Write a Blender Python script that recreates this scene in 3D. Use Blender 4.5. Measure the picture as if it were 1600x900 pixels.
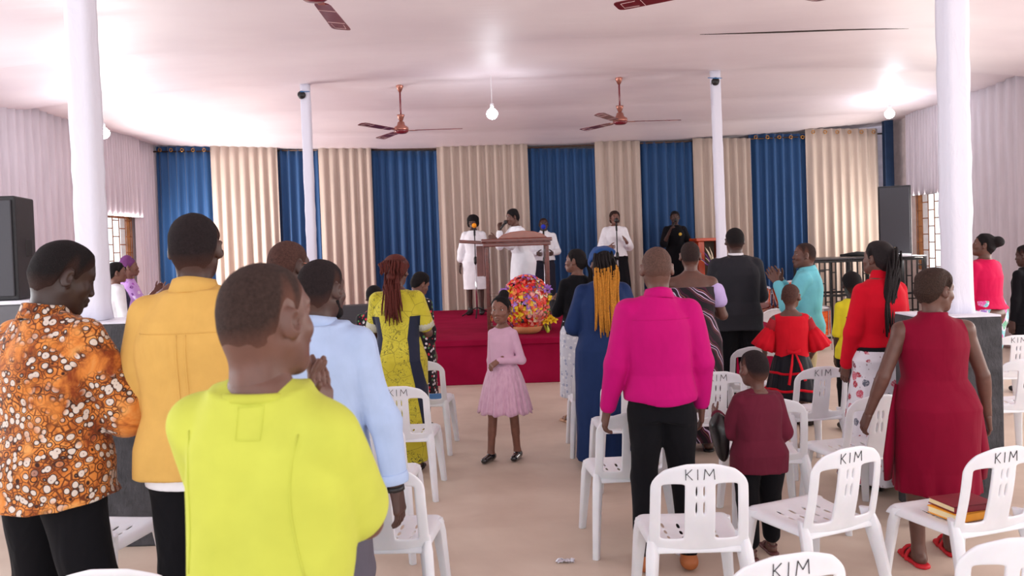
import bpy, bmesh, math, random
import numpy as np
from mathutils import Vector, Matrix
random.seed(7)
for o in list(bpy.data.objects): bpy.data.objects.remove(o)
C = bpy.context.scene.collection
PI = math.pi
R = math.radians

# ------------------------------------------------------------------ camera
FPX = 1250.0; CAM_Z = 1.75; PITCH = R(1.3); ROLL = 0.033; SHIFT_PX = 41.6
cd = bpy.data.cameras.new('camera'); cam = bpy.data.objects.new('camera', cd); C.objects.link(cam)
cd.sensor_width = 36.0; cd.lens = 36.0*FPX/1600.0; cd.shift_y = -SHIFT_PX/1600.0; cd.clip_end = 200
fwd = Vector((0, math.cos(PITCH), -math.sin(PITCH))); up0 = Vector((0, math.sin(PITCH), math.cos(PITCH))); rt0 = Vector((1, 0, 0))
rt = math.cos(ROLL)*rt0 - math.sin(ROLL)*up0
up = math.cos(ROLL)*up0 + math.sin(ROLL)*rt0
m = Matrix((rt, up, -fwd)).transposed().to_4x4(); m.translation = (0, 0, CAM_Z)
cam.matrix_world = m
bpy.context.scene.camera = cam
cd.dof.use_dof = True; cd.dof.focus_distance = 5.5; cd.dof.aperture_fstop = 5.0

def ray(px, py):
    return fwd + rt*((px-800)/FPX) + up*((450-SHIFT_PX-py)/FPX)
def at_y(px, py, Y):
    d = ray(px, py); t = Y/d.y
    return Vector((d.x*t, Y, CAM_Z+d.z*t))
def at_z(px, py, z):
    d = ray(px, py); t = (z-CAM_Z)/d.z
    return Vector((d.x*t, d.y*t, z))
def at_x(px, py, X):
    d = ray(px, py); t = X/d.x
    return Vector((X, d.y*t, CAM_Z+d.z*t))

# ------------------------------------------------------------------ view, world, large lights
sc = bpy.context.scene
sc.view_settings.view_transform = 'Standard'; sc.view_settings.look = 'None'
sc.view_settings.gamma = 1.0; sc.view_settings.use_curve_mapping = False
sc.view_settings.exposure = 0.26
w = bpy.data.worlds.new('world'); sc.world = w; w.use_nodes = True
bg = w.node_tree.nodes['Background']; bg.inputs[0].default_value = (0.97, 0.98, 1.0, 1); bg.inputs[1].default_value = 1.3
def area(name, loc, rot, sx, sy, power, col=(1, 1, 1)):
    l = bpy.data.lights.new(name, 'AREA'); l.shape = 'RECTANGLE'; l.size = sx; l.size_y = sy; l.energy = power; l.color = col
    o = bpy.data.objects.new(name, l); C.objects.link(o); o.location = loc; o.rotation_euler = rot
    return o
area('open_rear_daylight', (0, -3.4, 2.2), (R(90), 0, 0), 12.0, 3.4, 125, (0.95, 0.97, 1.0))
for i, y in enumerate((0.6, 4.2, 8.0)):
    area('window_daylight_left', (-6.55, y, 1.9), (0, R(-90), 0), 1.5, 2.4, 80, (0.90, 0.95, 1.0))
    area('window_daylight_right', (7.05, y, 1.9), (0, R(90), 0), 1.5, 2.4, 84, (1.0, 0.95, 0.90))
area('window_daylight_far_left', (-6.55, 13.2, 1.8), (0, R(-90), 0), 1.1, 1.7, 190, (1, 0.96, 0.92))
area('window_daylight_far_right', (7.05, 13.4, 1.8), (0, R(90), 0), 1.1, 1.3, 95, (1, 0.94, 0.88))

# ------------------------------------------------------------------ materials
def srgb(r, g, b):
    f = lambda c: (c/255/12.92) if c/255 <= 0.04045 else ((c/255+0.055)/1.055)**2.4
    return (f(r), f(g), f(b), 1)
MATS = {}
class NT:
    def __init__(s, name):
        s.m = bpy.data.materials.new(name); s.m.use_nodes = True; s.t = s.m.node_tree
        s.b = s.t.nodes['Principled BSDF']
    def n(s, typ, **kw):
        nd = s.t.nodes.new(typ)
        for k, v in kw.items():
            if k.startswith('i_'): nd.inputs[k[2:].replace('_', ' ')].default_value = v
            else: setattr(nd, k, v)
        return nd
    def l(s, a, b): s.t.links.new(a, b)
    def coord(s, scale=(1, 1, 1), loc=(0, 0, 0), rot=(0, 0, 0)):
        tc = s.n('ShaderNodeTexCoord'); mp = s.n('ShaderNodeMapping')
        mp.inputs['Scale'].default_value = scale; mp.inputs['Location'].default_value = loc; mp.inputs['Rotation'].default_value = rot
        s.l(tc.outputs['Object'], mp.inputs[0]); return mp.outputs[0]
    def noise(s, co, scale, detail=3, rough=.5, dist=0):
        n = s.n('ShaderNodeTexNoise'); n.inputs['Scale'].default_value = scale; n.inputs['Detail'].default_value = detail
        n.inputs['Roughness'].default_value = rough; n.inputs['Distortion'].default_value = dist
        s.l(co, n.inputs['Vector']); return n.outputs['Fac']
    def voro(s, co, scale, feature='F1', out='Distance', rnd=1):
        n = s.n('ShaderNodeTexVoronoi'); n.feature = feature; n.inputs['Scale'].default_value = scale; n.inputs['Randomness'].default_value = rnd
        s.l(co, n.inputs['Vector']); return n.outputs[out]
    def ramp(s, fac, stops, interp='LINEAR'):
        n = s.n('ShaderNodeValToRGB'); cr = n.color_ramp; cr.interpolation = interp
        while len(cr.elements) < len(stops): cr.elements.new(.5)
        for e, (p, c) in zip(cr.elements, stops):
            e.position = p; e.color = c if len(c) == 4 else (*c, 1)
        s.l(fac, n.inputs[0]); return n.outputs[0]
    def mix(s, fac, a, b, typ='MIX'):
        n = s.n('ShaderNodeMix'); n.data_type = 'RGBA'; n.blend_type = typ
        for sock, v in ((n.inputs[0], fac), (n.inputs[6], a), (n.inputs[7], b)):
            if hasattr(v, 'is_output'): s.l(v, sock)
            else: sock.default_value = v
        return n.outputs[2]
    def math(s, op, a, b=0.0):
        n = s.n('ShaderNodeMath'); n.operation = op
        for sock, v in ((n.inputs[0], a), (n.inputs[1], b)):
            if hasattr(v, 'is_output'): s.l(v, sock)
            else: sock.default_value = v
        return n.outputs[0]
    def bump(s, h, strength=.3, dist=.01, prev=None):
        n = s.n('ShaderNodeBump'); n.inputs['Strength'].default_value = strength; n.inputs['Distance'].default_value = dist
        s.l(h, n.inputs['Height'])
        if prev is not None: s.l(prev, n.inputs['Normal'])
        return n.outputs[0]
    def col(s, c):
        if hasattr(c, 'is_output'): s.l(c, s.b.inputs['Base Color'])
        else: s.b.inputs['Base Color'].default_value = c
    def set(s, rough=.6, metal=0, spec=.5, sheen=0, coat=0):
        s.b.inputs['Roughness'].default_value = rough; s.b.inputs['Metallic'].default_value = metal
        s.b.inputs['Specular IOR Level'].default_value = spec
        if sheen: s.b.inputs['Sheen Weight'].default_value = sheen
        if coat: s.b.inputs['Coat Weight'].default_value = coat; s.b.inputs['Coat Roughness'].default_value = .15
        return s
W4 = (1, 1, 1, 1); BLK = (0, 0, 0, 1)
def plain(name, rgb, rough=.6, metal=0, spec=.5, var=.06, scale=8, bump=.0, bscale=60, coat=0):
    if name in MATS: return MATS[name]
    n = NT(name); c = srgb(*rgb); co = n.coord()
    f = n.noise(co, scale, 4)
    d = tuple(max(0, x*(1-var*2)) for x in c[:3])+(1,); e = tuple(min(1, x*(1+var*2)) for x in c[:3])+(1,)
    n.col(n.ramp(f, [(.3, d), (.7, e)])); n.set(rough, metal, spec, coat=coat)
    if bump: n.l(n.bump(n.noise(co, bscale, 3), bump, .004), n.b.inputs['Normal'])
    MATS[name] = n.m; return n.m
def folds(n, amt=.35, sc_=9, fine=True, zs=.45):
    co = n.coord((1, 1, zs)); h = n.noise(co, sc_, 2.5, .45, .8)
    b = n.bump(h, amt, .03)
    if fine: b = n.bump(n.noise(n.coord(), 420, 2), .12, .001, b)
    n.l(b, n.b.inputs['Normal'])
def cloth(name, rgb, rough=.85, amt=.35, sheen=.03, sc_=9, var=.05, spec=.14):
    if name in MATS: return MATS[name]
    n = NT(name); c = srgb(*rgb); f = n.noise(n.coord(), 14, 3)
    n.col(n.ramp(f, [(.25, tuple(x*(1-var) for x in c[:3])), (.75, tuple(min(1, x*(1+var)) for x in c[:3]))]))
    n.set(rough, 0, spec, sheen); folds(n, amt, sc_)
    MATS[name] = n.m; return n.m
def skin(name, rgb):
    if name in MATS: return MATS[name]
    n = NT(name); c = srgb(*rgb); f = n.noise(n.coord(), 18, 4)
    n.col(n.ramp(f, [(.3, tuple(x*.86 for x in c[:3])), (.7, tuple(x*1.14 for x in c[:3]))]))
    n.set(.46, 0, .45); n.b.inputs['Subsurface Weight'].default_value = .08; n.b.inputs['Subsurface Scale'].default_value = .01
    n.b.inputs['Subsurface Radius'].default_value = (1, .35, .2)
    n.l(n.bump(n.noise(n.coord(), 260, 3), .12, .002), n.b.inputs['Normal'])
    MATS[name] = n.m; return n.m
def hairmat(name, rgb, rough=.8, sc_=300):
    if name in MATS: return MATS[name]
    n = NT(name); c = srgb(*rgb); co = n.coord(); f = n.noise(co, 120, 4, .7)
    n.col(n.ramp(f, [(.3, tuple(x*.55 for x in c[:3])), (.7, tuple(x*1.3 for x in c[:3]))]))
    n.set(rough, 0, .2); n.l(n.bump(n.voro(co, sc_), .8, .004), n.b.inputs['Normal'])
    MATS[name] = n.m; return n.m
def emis(name, rgb, st):
    n = NT(name); n.col(srgb(*rgb)); n.b.inputs['Emission Color'].default_value = srgb(*rgb); n.b.inputs['Emission Strength'].default_value = st
    MATS[name] = n.m; return n.m
def glassmat(name='clear_glass'):
    n = NT(name); n.col((.95, .97, .98, 1)); n.set(.02, 0, .5); n.b.inputs['Transmission Weight'].default_value = 1; n.b.inputs['IOR'].default_value = 1.05
    MATS[name] = n.m; return n.m

# ------------------------------------------------------------------ mesh helpers
def link(name, me, mats, parent=None, smooth=True, loc=None):
    o = bpy.data.objects.new(name, me); C.objects.link(o)
    for mt in (mats if isinstance(mats, (list, tuple)) else [mats]): me.materials.append(mt)
    if smooth and len(me.polygons): me.polygons.foreach_set('use_smooth', np.ones(len(me.polygons), dtype=bool))
    if parent is not None: o.parent = parent
    if loc is not None: o.location = loc
    return o
def tag(o, label=None, cat=None, group=None, kind=None):
    if label: o['label'] = label
    if cat: o['category'] = cat
    if group: o['group'] = group
    if kind: o['kind'] = kind
    return o
def empty(name, loc=(0, 0, 0), rz=0, label=None, cat=None, group=None):
    o = bpy.data.objects.new(name, None); C.objects.link(o); o.location = loc; o.rotation_euler = (0, 0, rz)
    o.empty_display_size = .1
    return tag(o, label, cat, group)
class MB:
    """collects simple shapes and links them as one mesh object"""
    def __init__(s): s.v = []; s.f = []; s.mi = []
    def add(s, vs, fs, mi=0):
        k = len(s.v); s.v += [tuple(v) for v in vs]; s.f += [tuple(i+k for i in f) for f in fs]; s.mi += [mi]*len(fs); return s
    def box(s, c, d, M=None, mi=0, taper=1.0):
        x, y, z = (q/2 for q in d); vs = []
        for sz in (-1, 1):
            t = taper if sz > 0 else 1
            for sx, sy in ((-1, -1), (1, -1), (1, 1), (-1, 1)):
                p = Vector((sx*x*t, sy*y*t, sz*z))
                if M is not None: p = M @ p
                vs.append(p+Vector(c))
        return s.add(vs, [(3, 2, 1, 0), (4, 5, 6, 7), (0, 1, 5, 4), (1, 2, 6, 5), (2, 3, 7, 6), (3, 0, 4, 7)], mi)
    def tube(s, pts, r, n=8, mi=0, cap=True, flat=None):
        pts = [Vector(p) for p in pts]; rs = r if isinstance(r, (list, tuple)) else [r]*len(pts)
        vs = []; prev = None
        for i, p in enumerate(pts):
            t = (pts[min(i+1, len(pts)-1)]-pts[max(i-1, 0)]).normalized()
            if prev is None: a = t.orthogonal().normalized()
            else:
                a = (prev-t*prev.dot(t))
                a = a.normalized() if a.length > 1e-6 else t.orthogonal().normalized()
            prev = a; b = t.cross(a)
            for k in range(n):
                q = 2*PI*k/n; vs.append(p+(a*math.cos(q)+b*math.sin(q)*(flat or 1))*rs[i])
        fs = [(i*n+k, i*n+(k+1) % n, (i+1)*n+(k+1) % n, (i+1)*n+k) for i in range(len(pts)-1) for k in range(n)]
        if cap: fs += [tuple(range(n))[::-1], tuple((len(pts)-1)*n+k for k in range(n))]
        return s.add(vs, fs, mi)
    def lathe(s, prof, c=(0, 0, 0), n=24, M=None, mi=0, cap=True):
        vs = []
        for r_, z in prof:
            for k in range(n):
                p = Vector((r_*math.cos(2*PI*k/n), r_*math.sin(2*PI*k/n), z))
                if M is not None: p = M @ p
                vs.append(p+Vector(c))
        L = len(prof)
        fs = [(i*n+k, i*n+(k+1) % n, (i+1)*n+(k+1) % n, (i+1)*n+k) for i in range(L-1) for k in range(n)]
        if cap: fs += [tuple(range(n))[::-1], tuple((L-1)*n+k for k in range(n))]
        return s.add(vs, fs, mi)
    def loft(s, rings, mi=0, cap=True):
        n = len(rings[0]); vs = [p for r_ in rings for p in r_]
        fs = [(i*n+k, i*n+(k+1) % n, (i+1)*n+(k+1) % n, (i+1)*n+k) for i in range(len(rings)-1) for k in range(n)]
        if cap: fs += [tuple(range(n))[::-1], tuple((len(rings)-1)*n+k for k in range(n))]
        return s.add(vs, fs, mi)
    def build(s, name, mats, parent=None, smooth=False, bevel=0, loc=None, seg=2):
        me = bpy.data.meshes.new(name); me.from_pydata(s.v, [], s.f); me.update()
        if any(s.mi): me.polygons.foreach_set('material_index', s.mi)
        o = link(name, me, mats, parent, smooth, loc)
        if bevel:
            md = o.modifiers.new('bevel', 'BEVEL'); md.width = bevel; md.segments = seg; md.limit_method = 'ANGLE'; md.angle_limit = R(40)
        return o
def rotz(a): return Matrix.Rotation(a, 3, 'Z')
def rotx(a): return Matrix.Rotation(a, 3, 'X')
def roty(a): return Matrix.Rotation(a, 3, 'Y')
def bake(o):
    """freeze an object's modifiers into its mesh so copies can share it"""
    dg = bpy.context.evaluated_depsgraph_get(); me = bpy.data.meshes.new_from_object(o.evaluated_get(dg))
    o.modifiers.clear(); o.data = me
    me.polygons.foreach_set('use_smooth', np.ones(len(me.polygons), dtype=bool)); return o
def copy_tree(o, parent=None):
    c = o.copy(); C.objects.link(c)
    if parent is not None: c.parent = parent
    for ch in [q for q in bpy.data.objects if q.parent == o]: copy_tree(ch, c)
    return c

# ------------------------------------------------------------------ smooth implicit surfaces
class Field:
    def __init__(s, lo, hi, h):
        s.h = h; s.lo = np.array(lo, float); n = np.ceil((np.array(hi)-s.lo)/h).astype(int)+1
        s.n = n; s.F = np.full(tuple(n), .25, np.float32)
        s.ax = [(s.lo[i]+h*np.arange(n[i])).astype(np.float32) for i in range(3)]
    def sl(s, lo, hi):
        a = np.maximum(np.floor((np.array(lo)-s.lo)/s.h).astype(int), 0); b = np.minimum(np.ceil((np.array(hi)-s.lo)/s.h).astype(int)+1, s.n)
        if np.any(b <= a): return None
        S = tuple(slice(a[i], b[i]) for i in range(3))
        X = s.ax[0][S[0]][:, None, None]; Y = s.ax[1][S[1]][None, :, None]; Z = s.ax[2][S[2]][None, None, :]
        return S, X, Y, Z
    def put(s, S, d, k, op='add'):
        A = s.F[S]
        if op == 'add':
            if k > 0:
                h = np.maximum(k-np.abs(A-d), 0)/k; s.F[S] = np.minimum(A, d)-h*h*k*.25
            else: s.F[S] = np.minimum(A, d)
        else:
            d = -d
            if k > 0:
                h = np.maximum(k-np.abs(A-d), 0)/k; s.F[S] = np.maximum(A, d)+h*h*k*.25
            else: s.F[S] = np.maximum(A, d)
    def cone(s, a, b, ra, rb=None, k=.02, fl=None, op='add'):
        rb = ra if rb is None else rb; a = np.array(a, float); b = np.array(b, float); mr = max(ra, rb)+k+2*s.h
        g = s.sl(np.minimum(a, b)-mr, np.maximum(a, b)+mr)
        if g is None: return s
        S, X, Y, Z = g; px, py, pz = X-a[0], Y-a[1], Z-a[2]; ba = b-a
        if fl is not None:
            u, sc_ = np.array(fl[0], float), fl[1]; u = u/np.linalg.norm(u)
            q = (px*u[0]+py*u[1]+pz*u[2])*(sc_-1); px, py, pz = px+q*u[0], py+q*u[1], pz+q*u[2]
            ba = ba+u*np.dot(ba, u)*(sc_-1)
        L = max(np.dot(ba, ba), 1e-9); t = np.clip((px*ba[0]+py*ba[1]+pz*ba[2])/L, 0, 1)
        d = np.sqrt((px-t*ba[0])**2+(py-t*ba[1])**2+(pz-t*ba[2])**2)-(ra+(rb-ra)*t)
        if fl is not None: d = d/math.sqrt(max(fl[1], 1))
        s.put(S, d.astype(np.float32), k, op); return s
    def ell(s, c, r, M=None, k=.02, op='add', box=0):
        c = np.array(c, float); r = np.array(r, float); mr = r.max()+k+2*s.h
        g = s.sl(c-mr, c+mr)
        if g is None: return s
        S, X, Y, Z = g; px, py, pz = X-c[0], Y-c[1], Z-c[2]
        if M is not None:
            M = np.array(M); px, py, pz = (px*M[0, i]+py*M[1, i]+pz*M[2, i] for i in range(3))
        k0 = np.sqrt((px/r[0])**2+(py/r[1])**2+(pz/r[2])**2); k1 = np.sqrt((px/r[0]**2)**2+(py/r[1]**2)**2+(pz/r[2]**2)**2)+1e-6
        d = k0*(k0-1)/k1
        s.put(S, d.astype(np.float32), k, op); return s
    def column(s, prof, k=.02, pleat=None, pw=2.3, shear=None, hemwave=0):
        """elliptic column; prof rows are (z, half width, half depth[, cx, cy])"""
        P = np.array([list(p)+[0]*(5-len(p)) for p in prof], float); P = P[np.argsort(P[:, 0])]
        ma = (np.abs(P[:, 1:3]).max()*1.15+.06)
        g = s.sl((P[:, 3].min()-ma, P[:, 4].min()-ma, P[0, 0]-.06), (P[:, 3].max()+ma, P[:, 4].max()+ma, P[-1, 0]+.06))
        if g is None: return s
        S, X, Y, Z = g; z = np.clip(Z, P[0, 0], P[-1, 0])
        a, b, cx, cy = (np.interp(z, P[:, 0], P[:, i]) for i in range(1, 5))
        x = X-cx; y = Y-cy
        if pleat is not None:
            n, amp, z0, z1 = pleat[:4]; th = np.arctan2(y/b, x/a)
            e = 1+amp*np.clip((z0-Z)/(z0-z1), 0, 1)*(np.sin(n*th+1.3*np.sin(3*th))+.4*np.sin(2.3*n*th+2))
            a = a*e; b = b*e
        q = (np.abs(x/a)**pw+np.abs(y/b)**pw)**(1/pw)
        d = (q-1)*np.minimum(a, b)*.95
        zb = P[0, 0]
        if hemwave: zb = zb+hemwave*np.abs(x/np.maximum(a, .01))**2
        d = np.maximum(d, np.maximum(zb-Z, Z-P[-1, 0]))
        s.put(S, d.astype(np.float32), k); return s
    def clip(s, p, n, k=.0):
        """remove everything on the side n points to"""
        n = np.array(n, float); n /= np.linalg.norm(n)
        d = (s.ax[0][:, None, None]-p[0])*n[0]+(s.ax[1][None, :, None]-p[1])*n[1]+(s.ax[2][None, None, :]-p[2])*n[2]
        A = s.F
        if k: h = np.maximum(k-np.abs(A-d), 0)/k; s.F = (np.maximum(A, d)+h*h*k*.25).astype(np.float32)
        else: s.F = np.maximum(A, d).astype(np.float32)
        return s
    def wrinkle(s, amp, f=(26, 26, 9), seed=0):
        rs = np.random.RandomState(seed); X = s.ax[0][:, None, None]; Y = s.ax[1][None, :, None]; Z = s.ax[2][None, None, :]
        D = 0
        for i in range(4):
            v = rs.normal(size=3); v /= np.linalg.norm(v); u = rs.normal(size=3); ph = rs.uniform(0, 6, 2)
            sc_ = (1, 1.6, .7, 2.2)[i]
            D = D+np.sin(sc_*(X*v[0]*f[0]+Y*v[1]*f[1]+Z*v[2]*f[2])+ph[0]+1.4*np.sin(X*u[0]*9+Y*u[1]*9+Z*u[2]*6+ph[1]))/sc_
        s.F = (s.F+amp*(D.astype(np.float32)*.5-.28)).astype(np.float32); return s
    def mesh(s, M=None, scale=1.0):
        F = s.F; F[0], F[-1], F[:, 0], F[:, -1], F[:, :, 0], F[:, :, -1] = (.01,)*6
        I = F < 0; nx, ny, nz = F.shape
        c = np.zeros((nx-1, ny-1, nz-1), np.int8)
        for i in (0, 1):
            for j in (0, 1):
                for k in (0, 1): c += I[i:nx-1+i, j:ny-1+j, k:nz-1+k]
        act = (c > 0) & (c < 8); idx = np.full(act.shape, -1, np.int64); A = np.argwhere(act); idx[act] = np.arange(len(A))
        if not len(A): return np.zeros((0, 3)), np.zeros((0, 4), int)
        acc = np.zeros((len(A), 3)); cnt = np.zeros(len(A)); cs = [(i, j, k) for i in (0, 1) for j in (0, 1) for k in (0, 1)]
        for a in cs:
            for ax in range(3):
                if a[ax]: continue
                b = list(a); b[ax] = 1
                fa = F[A[:, 0]+a[0], A[:, 1]+a[1], A[:, 2]+a[2]]; fb = F[A[:, 0]+b[0], A[:, 1]+b[1], A[:, 2]+b[2]]
                mk = (fa < 0) != (fb < 0); t = fa[mk]/(fa[mk]-fb[mk]); p = np.tile(np.array(a, float), (mk.sum(), 1)); p[:, ax] += t
                acc[mk] += p; cnt[mk] += 1
        V = (A+acc/cnt[:, None])*s.h+s.lo; Q = []
        for ax in range(3):
            o = [i for i in range(3) if i != ax]; sa = [slice(None)]*3; sb = [slice(None)]*3; sa[ax] = slice(0, -1); sb[ax] = slice(1, None)
            E = np.argwhere(I[tuple(sa)] != I[tuple(sb)])
            E = E[(E[:, o[0]] > 0) & (E[:, o[1]] > 0) & (E[:, o[0]] < F.shape[o[0]]-1) & (E[:, o[1]] < F.shape[o[1]]-1)]
            if not len(E): continue
            ins = I[E[:, 0], E[:, 1], E[:, 2]]; q = []
            for d0, d1 in ((-1, -1), (0, -1), (0, 0), (-1, 0)):
                G = E.copy(); G[:, o[0]] += d0; G[:, o[1]] += d1; q.append(idx[G[:, 0], G[:, 1], G[:, 2]])
            q = np.stack(q, 1); fl = ins if ax != 1 else ~ins
            q[~fl] = q[~fl][:, ::-1]; Q.append(q)
        V = V*scale
        if M is not None: V = V @ np.array(M.to_3x3()).T + np.array(M.translation)
        return V, np.concatenate(Q)
def join_vq(parts):
    V = []; Q = []; k = 0
    for v, q in parts:
        V.append(v); Q.append(q+k); k += len(v)
    return np.concatenate(V), np.concatenate(Q)
def mesh_vq(name, V, Q):
    me = bpy.data.meshes.new(name); me.vertices.add(len(V)); me.vertices.foreach_set('co', V.astype(np.float32).ravel())
    n = len(Q); me.loops.add(4*n); me.loops.foreach_set('vertex_index', Q.astype(np.int32).ravel()); me.polygons.add(n)
    me.polygons.foreach_set('loop_start', np.arange(0, 4*n, 4, dtype=np.int32)); me.update(calc_edges=True); me.validate(); return me
# ================================================================== the hall
XL, XR, YB, YR = -6.7, 7.2, 15.2, -3.6
# floor
n = NT('cement_floor'); co = n.coord(); a = n.noise(co, .7, 5, .6, .5); b = n.noise(n.coord((1, 2.5, 1)), 2.2, 4)
c1 = n.ramp(a, [(.3, srgb(194, 175, 160)), (.5, srgb(212, 194, 178)), (.7, srgb(224, 208, 192))])
n.col(n.mix(n.math('MULTIPLY', b, .35), c1, srgb(176, 150, 134))); n.set(.5, 0, .3); n.l(n.bump(n.noise(co, 30, 4), .12, .004), n.b.inputs['Normal'])
floor_m = n.m
o = MB().box((.2, 6, -.05), (14.6, 20, .1)).build('floor', floor_m); tag(o, kind='structure')
wall_m = plain('whitewash_wall', (205, 190, 188), .9, spec=.2, bump=.1)
# windowed side walls (sill, lintel and piers between openings)
def side_wall(name, X, side, openings, sill, top):
    mb = MB(); t = .2; cx = X+side*t/2
    ys = [YR]+[v for op in openings for v in op[:2]]+[YB]
    mb.box((cx, (YR+YB)/2, sill/2), (t, YB-YR, sill)); mb.box((cx, (YR+YB)/2, (top+4.4)/2), (t, YB-YR, 4.4-top))
    for i in range(0, len(ys), 2): mb.box((cx, (ys[i]+ys[i+1])/2, (sill+top)/2), (t, ys[i+1]-ys[i], top-sill))
    tag(mb.build(name, wall_m), kind='structure')
LW = (12.35, 14.15); RW = (12.6, 14.2)
near = [(-.6, 1.8), (3.0, 5.4), (6.8, 9.2)]
side_wall('wall_left', XL, -1, near+[LW], 1.05, 2.48)
side_wall('wall_right', XR, 1, near+[RW], 1.05, 2.48)
tag(MB().box((.25, YB+.3, 2.2), (14.3, .2, 4.4)).build('wall_back', plain('grey_white_wall', (196, 190, 204), .9, spec=.2)), kind='structure')
# ceiling of stretched satin cloth in strips between seams
n = NT('satin_ceiling'); f = n.noise(n.coord((.5, 1, 1)), 1.1, 3)
n.col(n.ramp(f, [(.3, srgb(226, 213, 219)), (.7, srgb(238, 227, 231))])); n.set(.5, 0, .35)
b = n.bump(n.noise(n.coord((.35, 4, 1)), 2.0, 3), .2, .02); n.l(b, n.b.inputs['Normal'])
ceil_m = n.m; line_m = plain('seam_thread', (150, 105, 100), .8)
seams = [YR, -1.2, 1.0, 3.1, 5.2, 7.3, 9.1, 11.15, 12.6, 13.9, YB+.15]
def ceil_z(x, y):
    z = 4.06
    if y > 11.15: z -= .53*(1-.55*min(1, abs(x-.4)/7.2)**2)*((y-11.15)/4.1)**1.15
    e = max(0, (abs(x-.25)-3.2)/3.7); z -= .22*e*e*(1 if y < 11 else max(0, 1-(y-11)/4)*.9)
    for i in range(len(seams)-1):
        if seams[i] <= y <= seams[i+1]:
            t = (y-seams[i])/(seams[i+1]-seams[i]); amp = .10 if y < 11 else .045
            z -= amp*math.sin(PI*t)**.7*(.7+.3*math.cos(x*.9+i))
    return z
ys = []
for i in range(len(seams)-1): ys += [seams[i]+(seams[i+1]-seams[i])*t/10 for t in range(10)]
ys.append(seams[-1]); xs = [XL-.1+(XR-XL+.2)*i/56 for i in range(57)]
vs = [(x, y, ceil_z(x, y)) for y in ys for x in xs]; nx = len(xs)
fs = [(j*nx+i, (j+1)*nx+i, (j+1)*nx+i+1, j*nx+i+1) for j in range(len(ys)-1) for i in range(nx-1)]
o = MB().add(vs, fs).build('ceiling', ceil_m, smooth=True); md = o.modifiers.new('s', 'SOLIDIFY'); md.thickness = .02; md.offset = 1; tag(o, kind='structure')
mb = MB()
for i, y in enumerate(seams[4:9]):
    mb.tube([(x, y, ceil_z(x, y)-.004) for x in xs], .008 if i == 0 else .014 if i == 2 else .005, 6)
tag(mb.build('trim_1', plain('seam_cloth', (240, 226, 228), .8), smooth=True), kind='structure')
# dark gap in the ceiling where two strips part
mb = MB(); pts = [(x, 9.06, ceil_z(x, 9.06)-.02) for x in np.linspace(2.2, 4.55, 14)]
for k in range(13):
    w0 = .055*math.sin(PI*k/13)+.002; w1 = .055*math.sin(PI*(k+1)/13)+.002; p, q = pts[k], pts[k+1]
    mb.add([(p[0], p[1]-w0, p[2]), (q[0], q[1]-w1, q[2]), (q[0], q[1]+w1, q[2]), (p[0], p[1]+w0, p[2]),
            (p[0], p[1]-w0, p[2]+.01), (q[0], q[1]-w1, q[2]+.01), (q[0], q[1]+w1, q[2]+.01), (p[0], p[1]+w0, p[2]+.01)],
           [(0, 3, 2, 1), (4, 5, 6, 7), (0, 1, 5, 4), (2, 3, 7, 6)])
tag(mb.build('trim_2', plain('dark_gap', (46, 28, 18), .9)), kind='structure')

# curtains -------------------------------------------------------------
def sheet(p0, p1, ztop, zbot, amp, waves, seed, flare=0, cols=None, rows=14, ztop1=None, sway=0, tuck=None):
    """folded cloth hanging between plan points p0 and p1"""
    rs = random.Random(seed); p0 = Vector(p0); p1 = Vector(p1); L = (p1-p0).length; t = (p1-p0).normalized(); nrm = Vector((-t.y, t.x))
    cols = cols or int(waves*12); mb = MB(); vs = []
    ph = rs.uniform(0, 6); a1 = rs.uniform(.3, .6); ztop1 = ztop if ztop1 is None else ztop1
    for j in range(rows+1):
        v = j/rows
        for i in range(cols+1):
            u = i/cols; zt = ztop+(ztop1-ztop)*u
            fold = math.sin(2*PI*waves*u+ph*.2+.8*math.sin(5*u+ph))+a1*math.sin(2*PI*waves*.47*u+ph)*v+.25*math.sin(2*PI*waves*2.1*u+ph*2)*v
            k = amp*(.75+.35*v)
            uu = .5+(u-.5)*(1+flare*v)+sway*v
            if tuck: uu = uu+tuck*math.sin(PI*v)*(u-.5)
            p = p0+t*(L*uu+.2*amp*math.cos(2*PI*waves*u+ph))+nrm*(fold*k)
            vs.append((p.x, p.y, zt+(zbot-zt)*v))
    w_ = cols+1
    fs = [(j*w_+i, j*w_+i+1, (j+1)*w_+i+1, (j+1)*w_+i) for j in range(rows) for i in range(cols)]
    return mb.add(vs, fs)
def curtmat(name, rgb, rough=.75, trans=0):
    n = NT(name); c = srgb(*rgb); f = n.noise(n.coord((3, 3, .3)), 6, 3)
    n.col(n.ramp(f, [(.3, tuple(x*.92 for x in c[:3])), (.7, tuple(min(1, x*1.06) for x in c[:3]))])); n.set(rough, 0, .25, .2)
    n.l(n.bump(n.noise(n.coord((1, 1, .08)), 22, 2), .25, .01), n.b.inputs['Normal'])
    if trans:
        tr = n.n('ShaderNodeBsdfTranslucent'); tr.inputs[0].default_value = c; ms = n.n('ShaderNodeMixShader'); ms.inputs[0].default_value = trans
        n.l(n.b.outputs[0], ms.inputs[1]); n.l(tr.outputs[0], ms.inputs[2]); n.l(ms.outputs[0], n.t.nodes['Material Output'].inputs[0])
    return n.m
blue_m = curtmat('blue_curtain_cloth', (30, 70, 116), .6); beige_m = curtmat('beige_curtain_cloth', (190, 172, 160), .7, .08)
white_m = curtmat('lilac_white_drape', (224, 214, 222), .8, .25)
brass = plain('brass_ring', (170, 120, 60), .35, .9)
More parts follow.
